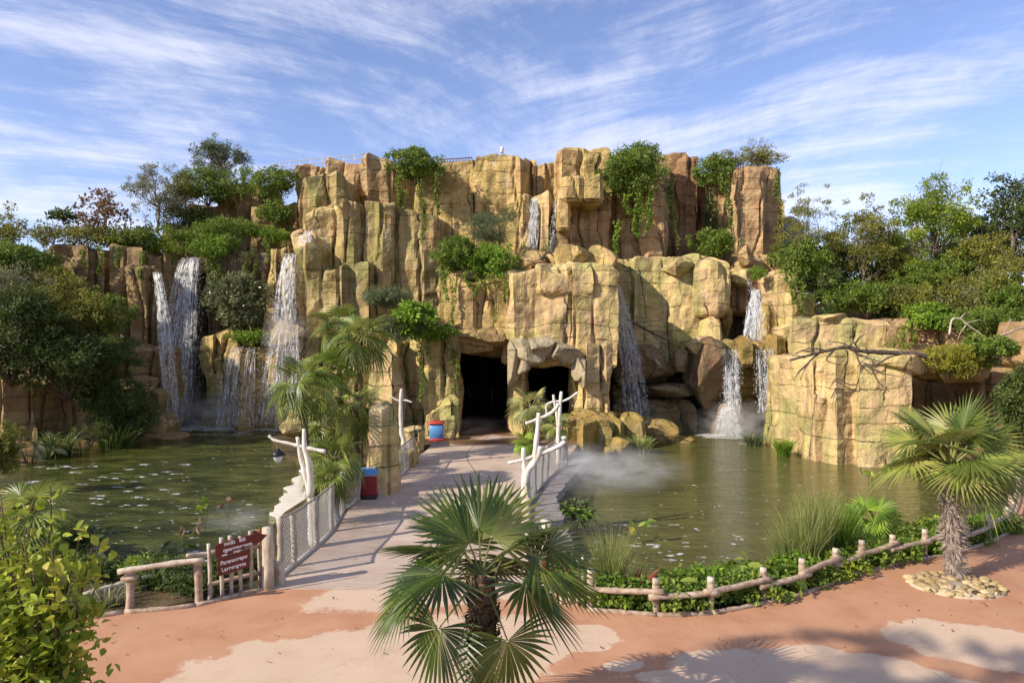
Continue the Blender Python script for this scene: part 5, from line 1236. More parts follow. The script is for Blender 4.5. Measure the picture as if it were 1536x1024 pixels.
# signs
def sign_frame():
    A = P(322, 818, 14.55); B = P(392, 797, 15.0); u = B-A; u[2] = 0; u /= np.linalg.norm(u)
    return A, u
A, u = sign_frame()
nrm = np.array([u[1], -u[0], 0.]); sl = .14
S = 1024/14.7     # px per metre
def board(name, pts, mat, parent, th=.035):
    """pts in pixel offsets from A; x right, y down -> on the sign plane"""
    f = np.array([A+u*(x/S)+np.array([0, 0, 1.])*(-y/S) for x, y in pts]); n = len(f)
    mb = MB(); mb.add(np.vstack([f+nrm*.12, f+nrm*(.12-th)]), [np.arange(n)[None], (np.arange(n)+n)[None, ::-1], np.array([[i, i+n, (i+1) % n+n, (i+1) % n] for i in range(n)])])
    return mb.build(name, mat, parent, smooth=False)
so = empty('arrow_sign', A, 'maroon arrow-shaped sign with white lettering pointing right', 'sign')
board('board', [(0, 0), (1, -3), (20, -7), (52, -12), (53, -17), (56, -17), (64, -11), (73, -8), (66, -1), (55, 6), (56, 3), (20, 13), (3, 17), (0, 14)], M_SIGN, so)
s2 = empty('sign_board', A+np.array([0, 0, -.4]), 'lower rectangular maroon sign with white lettering', 'sign')
board('board', [(4, 17.5), (48, 9.5), (48, 36), (4, 44)], M_SIGN, s2)
def text(txt, x, y, size, parent, rot=.13, wx=None, shear=0):
    cu = bpy.data.curves.new('lettering', 'FONT'); cu.body = txt; cu.size = size; cu.extrude = .002; cu.offset = .0028; cu.shear = shear
    ob = bpy.data.objects.new('lettering', cu)
    me = bpy.data.meshes.new_from_object(ob); 
    v = np.empty(len(me.vertices)*3); me.vertices.foreach_get('co', v); v = v.reshape(-1, 3)
    w = v[:, 0].max()-v[:, 0].min()
    if wx: v[:, 0] *= wx/S/w
    c, s = math.cos(rot), math.sin(rot)
    org = A+u*(x/S)+np.array([0, 0, -y/S])+nrm*.125
    X = v[:, 0]*c-v[:, 1]*s; Z = v[:, 0]*s+v[:, 1]*c
    W = org+u*X[:, None]+np.array([0, 0, 1.])*Z[:, None]+nrm*v[:, 2:3]-np.array(parent['_w'])
    me.vertices.foreach_set('co', W.astype(np.float32).ravel()); me.update()
    me.materials.append(M_WHITE); o = bpy.data.objects.new('lettering', me); COL.objects.link(o); o.parent = parent
    bpy.data.objects.remove(ob)
text('nnlb  Bii', 12, 0, .115, so, .14, 30)
text('qparrmrenns', 11, 9, .105, so, .14, 41)
text('ms     BSP', 9, 15, .06, so, .14, 27)
text('Parenavrepo', 7, 28, .12, s2, .16, 38, .2)
text('Larrvrqrms', 9, 38, .12, s2, .16, 34)
mb = MB(); g = P(390, 800, 15.1); 
for k in range(1): boulder(mb, 389, 796, 2.8, 2.8, 15.2, .04, 3, 2, res=12)
tube(mb, [P(389, 798, 15.2), P(387, 812, 15.2)], .012, 6)
tag(mb.build('finial', plain('rusty_ball', (.35, .10, .05, 1), .5)), 'rust-coloured ball on a short rod above the arrow tip', 'ornament')

# red sign on pickets at right start
fo = empty('picket_fence', G(868, 912), 'small white picket panel behind the foreground palm', 'fence')
for px in (842, 854, 866, 874):
    g = G(px, 906); t = P(px, 832 if px > 860 else 838, g[1]); mb = MB(); tube(mb, spline([g-[0, 0, .1], t], 5), .03, 7, .05); mb.build('picket', FENCEP, fo)
so = empty('red_sign', P(840, 866, 14.2), 'red sign with white lettering partly hidden by the foreground palm', 'sign')
mb = MB(); box(mb, P(836, 853, 14.2), (.62, .04, .42), bev=.01); mb.build('board', M_REDS, so)
mb = MB(); box(mb, P(836, 862, 14.17), (.42, .02, .09), bev=.01); mb.build('white_panel', M_WHITE, so)
mb = MB(); 
for k in range(9): box(mb, P(822+k*3.6, 848-(k % 3), 14.17), (.03, .01, .06+.03*(k % 2)), bev=.003)
mb.build('lettering', M_WHITE, so)

# ------------------------------------------------------------------ netting fences on the walkway
def net_fence(name, label, pts, h, sag=.0, first=False):
    o = empty(name, (*pts[0], 0), label, 'fence'); rs = np.random.RandomState(len(pts))
    tops = []
    for k, (x, y) in enumerate(pts):
        mb = MB(); hh = h*(1+.03*rs.normal()); n = 12; t = np.linspace(0, 1, n)
        c = np.stack([x+.03*np.sin(t*3+k), y+0*t, -.1+(hh+.1)*t], -1); tube(mb, c, .075*(1+.10*np.sin(t*21+k)), 9, .1, k)
        mb.build('post', ROPEW, o); tops.append(c[-1])
    tops = np.array(tops)
    mb = MB()
    for k in range(len(pts)-1):
        pl = spline([tops[k], (tops[k]+tops[k+1])/2-[0, 0, sag], tops[k+1]], 5); tube(mb, pl, .028, 7)
    mb.build('top_rope', ROPEW, o)
    mb = MB()
    for k in range(len(pts)-1):
        a = np.array([*pts[k], .04]); b = np.array([*pts[k+1], .04]); tube(mb, [a, b], .05, 7)
    mb.build('bottom_log', DRIFT, o)
    mb = MB(); cell = .12
    for k in range(len(pts)-1):
        a = np.array([*pts[k], 0.]); b = np.array([*pts[k+1], 0.]); L = np.linalg.norm(b-a); d = (b-a)/L
        nn = int((L+h)/cell)
        for s in (1, -1):
            for j in range(nn+1):
                # diagonal clipped to rectangle
                x0 = j*cell-(h if s == 1 else 0); x1 = x0+s*h if s == 1 else x0-h
                q0 = (x0, 0.); q1 = (x1, h)
                def clip(q0, q1):
                    t0, t1 = 0., 1.; dx = q1[0]-q0[0]
                    for lo, hi in ((0., L),):
                        ta = (lo-q0[0])/dx; tb = (hi-q0[0])/dx
                        if ta > tb: ta, tb = tb, ta
                        t0 = max(t0, ta); t1 = min(t1, tb)
                    if t0 >= t1: return None
                    return ((q0[0]+dx*t0, h*t0), (q0[0]+dx*t1, h*t1))
                r = clip(q0, q1)
                if r is None: continue
                p0 = a+d*r[0][0]+[0, 0, r[0][1]]; p1 = a+d*r[1][0]+[0, 0, r[1][1]]
                tube(mb, [p0, p1], .0075, 3, caps=False)
    mb.build('netting', M_WIRE, o)
    return o
fl = [G(419, 866)[:2], G(440, 849)[:2], G(474, 821)[:2], G(498, 797)[:2], G(507, 780)[:2], G(516, 765)[:2], G(537, 750)[:2]]
net_fence('net_fence', 'rope-wrapped post and netting fence on the left of the walkway', fl, 1.32)
fr = [(.42, 18.6), G(790, 790)[:2], G(793, 757)[:2], G(803, 740)[:2], G(813, 727)[:2], G(821, 718)[:2], G(838, 704)[:2], G(849, 696)[:2]]
net_fence('net_fence', 'netting fence with pale posts on the right of the walkway', fr, 1.25)
fl2 = [G(598, 722)[:2], G(616, 700)[:2]]
net_fence('net_fence', 'short netting panel beside the low greenish rocks', [(-4.6, 27.2), (-4.45, 30.5)], 1.2)
# big square posts
mb = MB(); g = G(402, 882); 
tube(mb, [g-[0, 0, .1], g+[0, 0, .4], g+[0, 0, .9], g+[-.01, 0, 1.36]], [.15, .135, .13, .125], 9, .08, 3); boulder(mb, 417, 872, 12, 62*.5, 15.5, .14, 8, 12, res=20)
tag(mb.build('gate_post', FENCEP), 'thick pale gate post between the sign pickets and the netting', 'post')
mb = MB(); g = np.array([.75, 15.3, 0]); tube(mb, [g-[0, 0, .1], g+[0, 0, .5], g+[.02, 0, 1.5]], [.17, .15, .13], 9, .08, 3)
tag(mb.build('gate_post', FENCEP), 'pale gate post behind the foreground palm', 'post')

# ------------------------------------------------------------------ white branch lamp posts
def branch(mb, pts, d, r0, r1, k=6, seed=0):
    w = [P(x, y, d+(q[0] if (q := rest) else 0)) for x, y, *rest in pts]
    pl = spline(w, k); n = len(pl); rs = np.random.RandomState(seed)
    r = np.linspace(r0, r1, n)*(1+.10*np.sin(np.arange(n)*1.1+seed)); tube(mb, pl, r, 9, .05, seed)
def tree_post(label, d, parts, lantern=None):
    b = parts[0][1][0]; o = empty('branch_post', P(b[0], b[1], d), label, 'lamp post')
    for nm, pts, r0, r1 in parts:
        mb = MB(); branch(mb, pts, d, r0, r1, 6, int(pts[0][0])); mb.build(nm, DRIFT, o)
    if lantern:
        x, y0, y1 = lantern; mb = MB(); tube(mb, [P(x, y0, d), P(x, y0+8, d)], .008, 5)
        c = P(x, y0+8, d); s = (y1-y0-8)/F*d
        # cap and tapered glass
        n = 10; th = np.arange(n)/n*6.283
        prof = [(0.02, 0), (.05, -.18*s), (.11*s/.35, -.30*s), (.17*s/.35, -.52*s), (.155*s/.35, -.54*s)]
        v = np.array([[c[0]+r*math.cos(a), c[1]+r*math.sin(a), c[2]+z] for r, z in prof for a in th]); mb.add(v, [grid_faces(n, len(prof), True)])
        l = mb.build('lantern', M_DARKM, o)
        m3 = MB(); prof = [(.11*s/.35, -.55*s), (.10*s/.35, -.7*s), (.05*s/.35, -.92*s), (.012, -1.*s)]
        v = np.array([[c[0]+r*math.cos(a), c[1]+r*math.sin(a), c[2]+z] for r, z in prof for a in th]); m3.add(v, [grid_faces(n, len(prof), True)]); m3.build('lantern_glass', plain('lantern_glass', (.6, .62, .65, 1), .1), l)
    return o
tree_post('bleached forked branch post with hanging lantern over the left pond', 18.3, [
    ('pole', [(470, 818), (467, 780), (466, 748), (460, 720), (452, 690), (446, 655)], .12, .045),
    ('pole', [(465, 745), (464, 700), (457, 672), (456, 643)], .10, .05),
    ('crossbranch', [(403, 653), (412, 660), (430, 664), (446, 668), (468, 673), (488, 677)], .035, .055)], (417, 662, 694))
tree_post('slim bleached branch post beyond the standing rock', 30, [
    ('pole', [(606, 700), (606, 665), (602, 646), (601, 610), (602, 583)], .13, .07),
    ('crossbranch', [(584, 593), (592, 598), (600, 601), (608, 600), (618, 603)], .04, .04)])
tree_post('nearest bleached Y-shaped branch post right of the walkway', 20.5, [
    ('pole', [(786, 795), (787, 760), (789, 712), (800, 695), (807, 682), (811, 669)], .14, .09),
    ('pole', [(789, 712), (786, 695), (785, 671)], .09, .06),
    ('pole', [(803, 690), (804, 668), (807, 640), (808, 619)], .09, .06),
    ('crossbranch', [(762, 694), (785, 689), (808, 681), (830, 673), (846, 663), (846, 654)], .05, .075)])
tree_post('farther bleached branch post with raised arms right of the walkway', 28.5, [
    ('pole', [(838, 698), (837, 660), (838, 640), (840, 610), (842, 587)], .11, .06),
    ('pole', [(837, 640), (835, 620), (831, 600), (830, 592)], .07, .05),
    ('crossbranch', [(788, 635), (810, 627), (825, 620), (834, 612), (838, 605)], .06, .09),
    ('crossbranch', [(820, 622), (820, 607), (832, 602), (845, 601), (856, 596), (867, 588)], .04, .05)], (859, 596, 609))

# ------------------------------------------------------------------ bins
def bin_obj(label, g, w, h, body, lid, basec, kind):
    o = empty('litter_bin', g, label, 'bin'); x, y, z = g
    mb = MB(); box(mb, (x, y, z+.07), (w*1.02, w*1.02, .14), rz=.12); mb.build('base', basec, o)
    mb = MB()
    if kind == 0:
        box(mb, (x, y, z+h*.45), (w*.9, w*.9, h*.72), rz=.12)
        n = 9
        for k in range(n): box(mb, (x, y, z+.17+k*(h*.66/n)+.02), (w, w, h*.66/n*.72), rz=.12, bev=.015)
    else:
        box(mb, (x, y, z+h*.48), (w*.9, w*.9, h*.76), rz=0.02, bev=.03)
    mb.build('body', body, o)
    mb = MB()
    if kind == 0:
        # pitched hood with overhang
        box(mb, (x, y, z+h*.86), (w*1.12, w*1.12, .06), rz=.12, bev=.02)
        c, s = math.cos(.12), math.sin(.12); q = w*.54; v = []
        for zz, k in ((h*.88, 1.), (h*.97, .92), (h*1.02, .45)):
            for a, b2 in ((-1, -1), (1, -1), (1, 1), (-1, 1)):
                X = a*q*k*(1 if zz < h else .9); Y = b2*q*k; v.append((x+X*c-Y*s, y+X*s+Y*c, z+zz))
        mb.add(v, [grid_faces(4, 3, True), np.array([[8, 9, 10, 11]])])
        box(mb, (x-.02, y-w*.38, z+h*.94), (w*.5, .04, .07), rz=.12, rx=.7)
    else:
        box(mb, (x, y, z+h*.93), (w*1.08, w*1.08, h*.11), rz=.02, bev=.03)
        box(mb, (x, y, z+h*1.0), (w*.8, w*.8, .05), rz=.02, bev=.02)
    mb.build('lid', lid, o)
    if kind == 0:
        mb = MB(); box(mb, (x, y, z+h*.82), (w*1.04, w*1.04, .035), rz=.12); mb.build('collar', M_WHITE, o)
bin_obj('red slatted bin with a blue hooded lid by the standing rock', G(552, 746), .62, 1.02, M_RED, M_BLUE, M_BLACK, 0)
bin_obj('blue bin with red top and base at the cave entrance', G(655, 660), .80, 1.05, M_BLUE, M_REDS, M_REDS, 1)

# ------------------------------------------------------------------ stone ring round right palm
o = empty('stone_ring', G(1432, 880), 'oval ring of yellow cobblestones around the right palm', 'stone edging')
rs = np.random.RandomState(5); cx, cy = G(1433, 878)[:2]
mb = MB(); n = 40; th = np.arange(n)/n*6.283
pl = np.stack([cx+1.0*np.cos(th), cy+.82*np.sin(th)], -1); slab(mb, pl, -.05, .035); mb.build('mortar_bed', plain('mortar', (.50, .42, .30, 1), .9, var=.3), o)
pos = []
tries = 0
while len(pos) < 62 and tries < 9000:
    tries += 1; a = rs.rand()*6.283; r = .22+.74*math.sqrt(rs.rand()); s = rs.uniform(.075, .145)
    p = (cx+r*math.cos(a)*.98, cy+r*math.sin(a)*.80)
    if all(math.hypot(p[0]-q[0], (p[1]-q[1])*1.15) > (s+q[2])*.88 for q in pos): pos.append((*p, s))
for (x, y, s) in pos:
    mb = MB(); th = np.linspace(0, 6.283, 15)[:-1]; ph = np.linspace(-1.4, 1.5, 8); a0 = rs.rand()*3; e = rs.uniform(.75, 1.2)
    v = np.stack([np.cos(ph)[:, None]*np.cos(th)*s*e, np.cos(ph)[:, None]*np.sin(th)*s/e, np.sin(ph)[:, None]*s*.55+0*th], -1).reshape(-1, 3)
    c, s_ = math.cos(a0), math.sin(a0); v = v@np.array([[c, -s_, 0], [s_, c, 0], [0, 0, 1]]); v = v*(1+.12*noise3(v*9+[x*5, y*5, 0], 3)[:, None])+[x, y, .05]
    mb.add(v, [grid_faces(14, 8, True), (np.arange(14)+98)[None]], np.stack([np.full(len(v), x*7.3)+.5, np.full(len(v), y*5.1)+.5], -1)); mb.build('stone', M_STONE, o)
# ------------------------------------------------------------------ dead branches
def deadwood(label, d, main, twigs, mat, r=.1):
    mb = MB(); w = [P(x, y, d) for x, y in main]; pl = spline(w, 6); tube(mb, pl, np.linspace(r, r*.35, len(pl)), 8, .12, 4)
    for k, t in enumerate(twigs):
        tw = spline([P(x, y, d+(-.3 if k % 2 else .3)*j/2) for j, (x, y) in enumerate(t)], 4); tube(mb, tw, np.linspace(r*.4, r*.1, len(tw)), 6, .1, k)
    return tag(mb.build('dead_branch', mat), label, 'branch')
deadwood('long dark fallen branch lying over the big right rock', 31.8, [(1398, 535), (1360, 530), (1320, 528), (1290, 526), (1270, 520), (1240, 526), (1215, 532), (1185, 540)],
    [[(1290, 526), (1280, 512), (1276, 500)], [(1282, 516), (1290, 505), (1298, 500)], [(1278, 522), (1262, 514), (1242, 512)], [(1284, 528), (1290, 545), (1308, 562)], [(1230, 528), (1212, 545), (1200, 570)], [(1212, 545), (1198, 558), (1192, 568)], [(1240, 526), (1215, 522), (1192, 530)], [(1275, 524), (1300, 536), (1330, 545)], [(1225, 530), (1205, 526), (1188, 534)], [(1250, 526), (1240, 540), (1262, 548)]], DARKW, .13)
deadwood('white bleached driftwood on the ledge at the right', 34, [(1424, 502), (1428, 480), (1440, 478), (1450, 486), (1470, 500), (1482, 508)], [[(1440, 478), (1448, 470), (1456, 474)], [(1450, 486), (1440, 500), (1436, 512)], [(1446, 485), (1470, 480), (1480, 486)]], FENCEP, .06)
deadwood('grey branch against the salmon boulder at the right edge', 32.5, [(1490, 510), (1510, 500), (1530, 492), (1545, 495)], [[(1505, 502), (1515, 480), (1520, 478)], [(1510, 500), (1525, 510), (1540, 512)]], FENCEW, .08)
deadwood('dark driftwood twigs on the tumbled ledges below the upper fall', 42, [(800, 400), (815, 385), (822, 378), (835, 388)], [[(815, 385), (825, 392), (840, 396)], [(812, 388), (806, 376), (800, 372)], [(870, 372), (885, 382), (905, 388)]], DARKW, .1)
deadwood('dark branches in the shaded recess right of the entrance tower', 44.4, [(940, 478), (965, 492), (990, 505), (1005, 512)], [[(965, 492), (980, 488), (1000, 492)], [(975, 498), (1000, 520), (1010, 530)], [(950, 484), (975, 482), (995, 480)]], DARKW, .09)

# ------------------------------------------------------------------ railings on top
def railing(label, pts, mat, hh, ds, r=.03, nm='railing'):
    o = empty(nm, P(*pts[0]), label, 'railing'); W = [P(*p) for p in pts]
    mb = MB()
    for off in hh: tube(mb, np.array([w+[0, 0, off] for w in spline(W, 4)]), r, 6)
    mb.build('rail', mat, o); sp_ = spline(W, ds)
    for w in sp_:
        mb = MB(); tube(mb, [w-[0, 0, .3], w+[0, 0, max(hh)]], r*.9, 6); mb.build('post', mat, o)
railing('pale thin railing along the left part of the cliff top', [(405, 256, 55), (450, 250, 55), (500, 245, 55), (548, 240, 55)], M_METAL, (.5, .15), 3, .028)
railing('brown railing behind the wall top left of centre', [(652, 246, 54), (680, 245, 54), (708, 243, 54)], M_RAILB, (.35, .1), 6, .04)
o = empty('lamp_pole', P(753, 238, 53), 'tiny pole with white head on the cliff top', 'lamp')
mb = MB(); tube(mb, [P(754, 250, 53), P(754, 228, 53)], .06, 7); mb.build('pole', M_METAL, o)
mb = MB(); boulder(mb, 753, 225, 3, 5, 53, .15, 3, 3, res=12); mb.build('head', M_WHITE, o)
mb = MB(); v = []
n = 24; th = np.arange(n)/n*6.283; c = P(1184, 340, 58); ph = np.linspace(0, 1.5, 8)
v = np.array([[c[0]+1.2*math.cos(p)*math.cos(a), c[1]+1.2*math.cos(p)*math.sin(a), c[2]-1+1.9*math.sin(p)] for p in ph for a in th]); mb.add(v, [grid_faces(n, 8, True), (np.arange(n)+7*n)[None]])
slab(mb, [(c[0]+1.2*math.cos(a), c[1]+1.2*math.sin(a)) for a in th], 0, c[2]-1)
tag(mb.build('domed_hut', M_ROOF), 'blue-grey domed structure glimpsed right of the round tower', 'building')

# ------------------------------------------------------------------ waterfalls
def fall(label, tops, bots, d, throw=.5, n=40, dens=1., spray=260, wr=(.02, .07), sheet=.5, split=None):
    """tops/bots: (x0, x1, y) pixel spans; strands fall from top lip to bottom with an outward throw (m)"""
    rs = np.random.RandomState(int(tops[0]*3+tops[2]))
    x0, x1, y0 = tops; X0, X1, Y1 = bots
    o = empty('waterfall', P((X0+X1)/2, Y1, d), label, 'waterfall'); mb = MB(); st = 26; s = np.linspace(0, 1, st)
    tt = s**1.6     # fall distance grows faster
    def strip(a, b, w, al, ph, zc=0, s0=0., s1=1.):
        ss = s0+(s1-s0)*s; f = ss**1.3
        px = (x0+(x1-x0)*a)*(1-ss**.8)+(X0+(X1-X0)*b)*ss**.8; py = y0+(Y1-y0)*f
        c = np.array([P(q, r, d) for q, r in zip(px, py)]); c[:, 1] -= throw*(ss**.6)+zc
        c[:, 0] += (.035*np.sin(ss*14+ph)+.09*np.sin(ss*5+ph*1.7))*ss**.7
        ww = w*(.35+.65*ss)*(1+.3*np.sin(ss*23+ph))
        v = np.stack([c-np.stack([ww/2, 0*ww, 0*ww], -1), c+np.stack([ww/2, -.2*ww, 0*ww], -1)], 1).reshape(-1, 3)
        L = ss*8
        uv = np.stack([np.tile([0, w], st)+ph, np.repeat(L+ph, 2)], -1)
        mb.add(v, [grid_faces(2, st)], uv, np.repeat(al*np.clip((ss-s0)*20/(s1-s0)+.3, 0, 1)*np.clip((s1-ss)*8/(s1-s0)+.25, 0, 1), 2))
    W = (x1-x0)/F*d; WB = (X1-X0)/F*d
    for k in range(n):
        a = rs.rand(); a = .5+(a-.5)*(abs(2*a-1)**.0); b = np.clip(a+rs.normal()*.10, 0, 1)
        s0 = rs.rand()*.5 if rs.rand() < .55 else 0.; s1 = min(1, s0+.3+.8*rs.rand()) 
        strip(a, b, rs.uniform(*wr), dens*rs.uniform(.5, 1.1), rs.rand()*40, rs.uniform(-.15, .15), s0, s1)
    m = max(2, int(WB/.4))
    for k in range(m): strip((k+.5)/m, (k+.5)/m, WB/m*1.25, sheet, rs.rand()*40+.3, .1)
    mb.build('water_strands', M_FALL, o, smooth=True)
    # droplets
    if spray:
        m2 = MB(); ss = rs.rand(spray)**.7; f = ss**1.3
        a = rs.rand(spray)*1.3-.15; px = (x0+(x1-x0)*a)*(1-ss**.8)+(X0+(X1-X0)*a)*ss**.8; py = y0+(Y1-y0)*f
        c = np.stack([(px-768)/F*d, d-throw*ss**.6+rs.normal(size=spray)*.15, H-(py-512)/F*d], -1)+rs.normal(size=(spray, 3))*.08
        r = rs.uniform(.008, .022, spray)
        oc = np.array([[1, 0, 0], [-1, 0, 0], [0, 1, 0], [0, -1, 0], [0, 0, 1.6], [0, 0, -1.6]]); fo_ = np.array([[0, 2, 4], [2, 1, 4], [1, 3, 4], [3, 0, 4], [2, 0, 5], [1, 2, 5], [3, 1, 5], [0, 3, 5]])
        v = (c[:, None]+oc[None]*r[:, None, None]).reshape(-1, 3); m2.add(v, [(fo_[None]+np.arange(spray)[:, None, None]*6).reshape(-1, 3)])
        ob = m2.build('spray', M_DROP, o, smooth=False)
    return o
fall('thin white jet arcing at the far left of the left pond', (230, 239, 408), (262, 284, 636), 45.2, 1.2, 46, 1.3, 340, (.04, .12), .7)
fall('wide ragged waterfall left of the dark ivy', (276, 301, 386), (246, 306, 638), 48.0, 1.5, 150, .85, 1500, (.03, .13), .12)
fall('upper middle-left cascade over the ochre chute', (430, 444, 380), (416, 446, 484), 47.0, .8, 60, 1.1, 500, (.04, .12), .45)
fall('spreading lower cascade splashing off the round rock', (418, 448, 486), (396, 460, 636), 45.0, 1.3, 80, .85, 1200, (.03, .09), .12)
fall('small white spill on the greenish slab', (462, 470, 346), (448, 470, 372), 47.2, .5, 22, 1., 60, (.03, .09), .7)
fall('short fringe of falls over the wet ledge beside the spreading cascade', (350, 386, 520), (332, 394, 638), 45.3, 1.1, 46, 1.1, 700, (.03, .10), .08)
fall('upper central white fall between mossy rock fingers', (797, 807, 297), (792, 806, 376), 48.0, .4, 40, 1., 200, (.03, .1), .7)
fall('thin sparkling trickle right of the upper central fall', (834, 838, 300), (824, 828, 380), 47, .3, 10, .9, 120, (.02, .05), .3)
fall('shaded fall in the recess right of the entrance tower', (909, 920, 420), (930, 964, 634), 44.8, 2.4, 60, .6, 700, (.02, .08), .25)
fall('white fall in the yellow alcove at the right', (1128, 1138, 434), (1110, 1136, 512), 45.6, .9, 80, 1.3, 300, (.03, .09), .8)
fall('faint fall left of the white alcove fall', (1114, 1122, 416), (1122, 1128, 440), 46.6, .3, 10, .7, 40, (.02, .04), .3)
fall('left lower curtain from the right basin', (1085, 1108, 524), (1080, 1102, 652), 43.2, .7, 60, 1.1, 800, (.03, .09), .3)
fall('right lower curtain from the right basin', (1132, 1158, 524), (1134, 1156, 618), 43.2, .6, 44, 1., 600, (.03, .08), .2)
fall('thick splash column at the foot of the left lower curtain', (1084, 1098, 610), (1072, 1108, 654), 42.4, .3, 60, 1., 500, (.05, .14), .9)

# foam: patches at falls + flecks
mb = MB(); rs = np.random.RandomState(2)
def fleck(x, y, rx, ry, al, z=WZ+.012):
    n = 9; th = np.arange(n)/n*6.283; rr = 1+.35*(rs.rand(n)-.5)*2
    v = np.stack([x+rx*np.cos(th)*rr, y+ry*np.sin(th)*rr, np.full(n, z)], -1); mb.add(v, [np.arange(n)[None]], None, al)
lvl = 0
def patch(px0, px1, py0, py1, n, sx=(.06, .3), asp=.35, al=(.6, 1.)):
    global lvl
    for k in range(n):
        g = G(rs.uniform(px0, px1), rs.uniform(py0, py1), WZ); s = rs.uniform(*sx); lvl += 1
        fleck(g[0], g[1], s, s*asp*rs.uniform(.7, 1.6), rs.uniform(*al), WZ+.012+(lvl % 900)*.00002)
patch(250, 432, 632, 646, 420, (.2, .7), .4); patch(300, 440, 640, 655, 60, (.15, .5), .3, (.3, .7)); patch(1055, 1125, 650, 658, 150, (.15, .5), .5); patch(1110, 1165, 655, 668, 30, (.1, .3)); patch(930, 1060, 650, 664, 40, (.1, .3), .3, (.3, .6))
for k in range(42):
    px = rs.uniform(20, 270); py = 700+rs.rand()**1.3*70-(px-20)*.03; patch(px, px+14, py, py+2, 5, (.04, .2), .35)
patch(60, 400, 690, 850, 160, (.03, .09), .5, (.5, 1)); patch(240, 400, 755, 850, 30, (.06, .16), .5, (.4, .8)); patch(860, 1340, 690, 860, 230, (.025, .08), .5, (.5, 1.)); patch(890, 1060, 780, 850, 22, (.1, .2), .5, (.5, .9)); patch(300, 440, 655, 700, 70, (.03, .1), .4, (.3, .8))
o = mb.build('foam', M_FOAM, smooth=False); o['kind'] = 'stuff'; o['label'] = 'white foam flecks and churned foam floating on the ponds'; o['category'] = 'foam'

mb = MB(); rs = np.random.RandomState(9)
for (cx_, cy_, sx_, sy_, n_) in [(-5.5, 12.8, 2.5, .9, 26), (6, 14.2, 3.5, .8, 34), (10.5, 16, 1.2, .8, 20), (1, 13, 3, 1., 24), (-4.6, 20, .5, 3, 14), (0, 26, .5, 4, 10), (9, 12.5, 3, 1.2, 18)]:
    c_ = np.stack([cx_+rs.normal(size=n_)*sx_, cy_+rs.normal(size=n_)*sy_, np.full(n_, .016)], -1)
    yl = np.interp(c_[:, 0], [q[0] for q in edge_l+edge_r], [q[1] for q in edge_l+edge_r]); k_ = (c_[:, 1] < yl-.1) | (cy_ > 18)
    c_ = c_[k_]; add_leaves(mb, c_, .075, .035, rs, np.tile([[0, 0, .1]], (len(c_), 1)), up=2)
o = mb.build('fallen_leaves', LR, smooth=False); o['kind'] = 'stuff'; o['label'] = 'scattered dry leaves lying on the paving'; o['category'] = 'leaves'
# mist
def mist(label, px, py, rx, ry, d, ryd, dens):
    T = NT('mist_air'); tc = T.n('ShaderNodeTexCoord').outputs['Object']
    ln = T.n('ShaderNodeVectorMath', operation='LENGTH', ins={0: tc}).outputs['Value']
    fall_ = T.math('POWER', T.rng(ln, .0, 1., 1., 0.), 1.3)
    nz = T.rng(T.noise(T.scalevec(T.pos(), (.8, .8, 1.8)), 1.1, 5, .65), .40, .68)
    den = T.math('MULTIPLY', T.math('MULTIPLY', fall_, nz), dens)
    v = T.n('ShaderNodeVolumePrincipled', ins={'Color': (.95, .95, .95, 1), 'Density': den, 'Anisotropy': .2}); m = T.out(v.outputs[0], True)
    c = P(px, py, d); mb = MB(); n = 24; th = np.arange(n)/n*6.283; ph = np.linspace(-1.57, 1.57, 14)
    vv = np.stack([np.cos(ph)[:, None]*np.cos(th), np.cos(ph)[:, None]*np.sin(th), np.sin(ph)[:, None]+0*th], -1).reshape(-1, 3)
    mb.add(vv, [grid_faces(n, 14, True)]); o = mb.build('mist', m, origin=(0, 0, 0)); o.location = c; o.scale = (rx/F*d, ryd, ry/F*d); o['_w'] = tuple(c)
    o['kind'] = 'stuff'; o['label'] = label; o['category'] = 'mist'
MISTS = [('white mist drifting over the right pond by the walkway', 900, 702, 150, 38, 27.5, 3.2, 1.35), ('bright spray mist at the foot of the right curtains', 1110, 636, 80, 40, 41.5, 2., 1.2), ('mist around the splashing round rock at the left', 428, 500, 40, 44, 45., 1.6, 1.5), ('thin mist at the foot of the left falls', 330, 616, 100, 34, 45.5, 2.5, .8),
 ('thin mist over the near left pond', 352, 778, 62, 28, 18.5, 1.2, .7), ('mist in the shaded recess above the right pond', 960, 640, 70, 30, 42, 2.2, .35), ('faint mist at the cave threshold', 715, 640, 60, 16, 37.6, 1., .3)]
for mt in MISTS:
    try: mist(*mt)
    except AttributeError as e: print('mist', e)

# ------------------------------------------------------------------ world, sun, camera
SUN_EL = R_(32); dxy = np.array([.87, .49]); dxy /= np.linalg.norm(dxy)
w = bpy.data.worlds.new('World'); scene.world = w; w.use_nodes = True; nt = w.node_tree; nt.nodes.clear()
T = NT.__new__(NT); T.t = nt
sky = T.n('ShaderNodeTexSky', sky_type='NISHITA', sun_disc=False); sky.sun_elevation = SUN_EL; sky.sun_rotation = math.atan2(-dxy[0], -dxy[1]) % (2*math.pi)
sky.air_density = 1.0; sky.dust_density = .15; sky.ozone_density = 2.0
g = T.n('ShaderNodeTexCoord').outputs['Generated']
sp_ = T.n('ShaderNodeSeparateXYZ', ins={0: g}); zz = T.math('ADD', T.math('MAXIMUM', sp_.outputs[2], 0.), .30)
ux = T.math('DIVIDE', sp_.outputs[0], zz); uy = T.math('DIVIDE', sp_.outputs[1], zz)
uv = T.n('ShaderNodeCombineXYZ', ins={0: ux, 1: uy, 2: 0.}).outputs[0]
wp = T.n('ShaderNodeTexNoise', ins={'Vector': uv, 'Scale': .55, 'Detail': 3.}).outputs['Color']
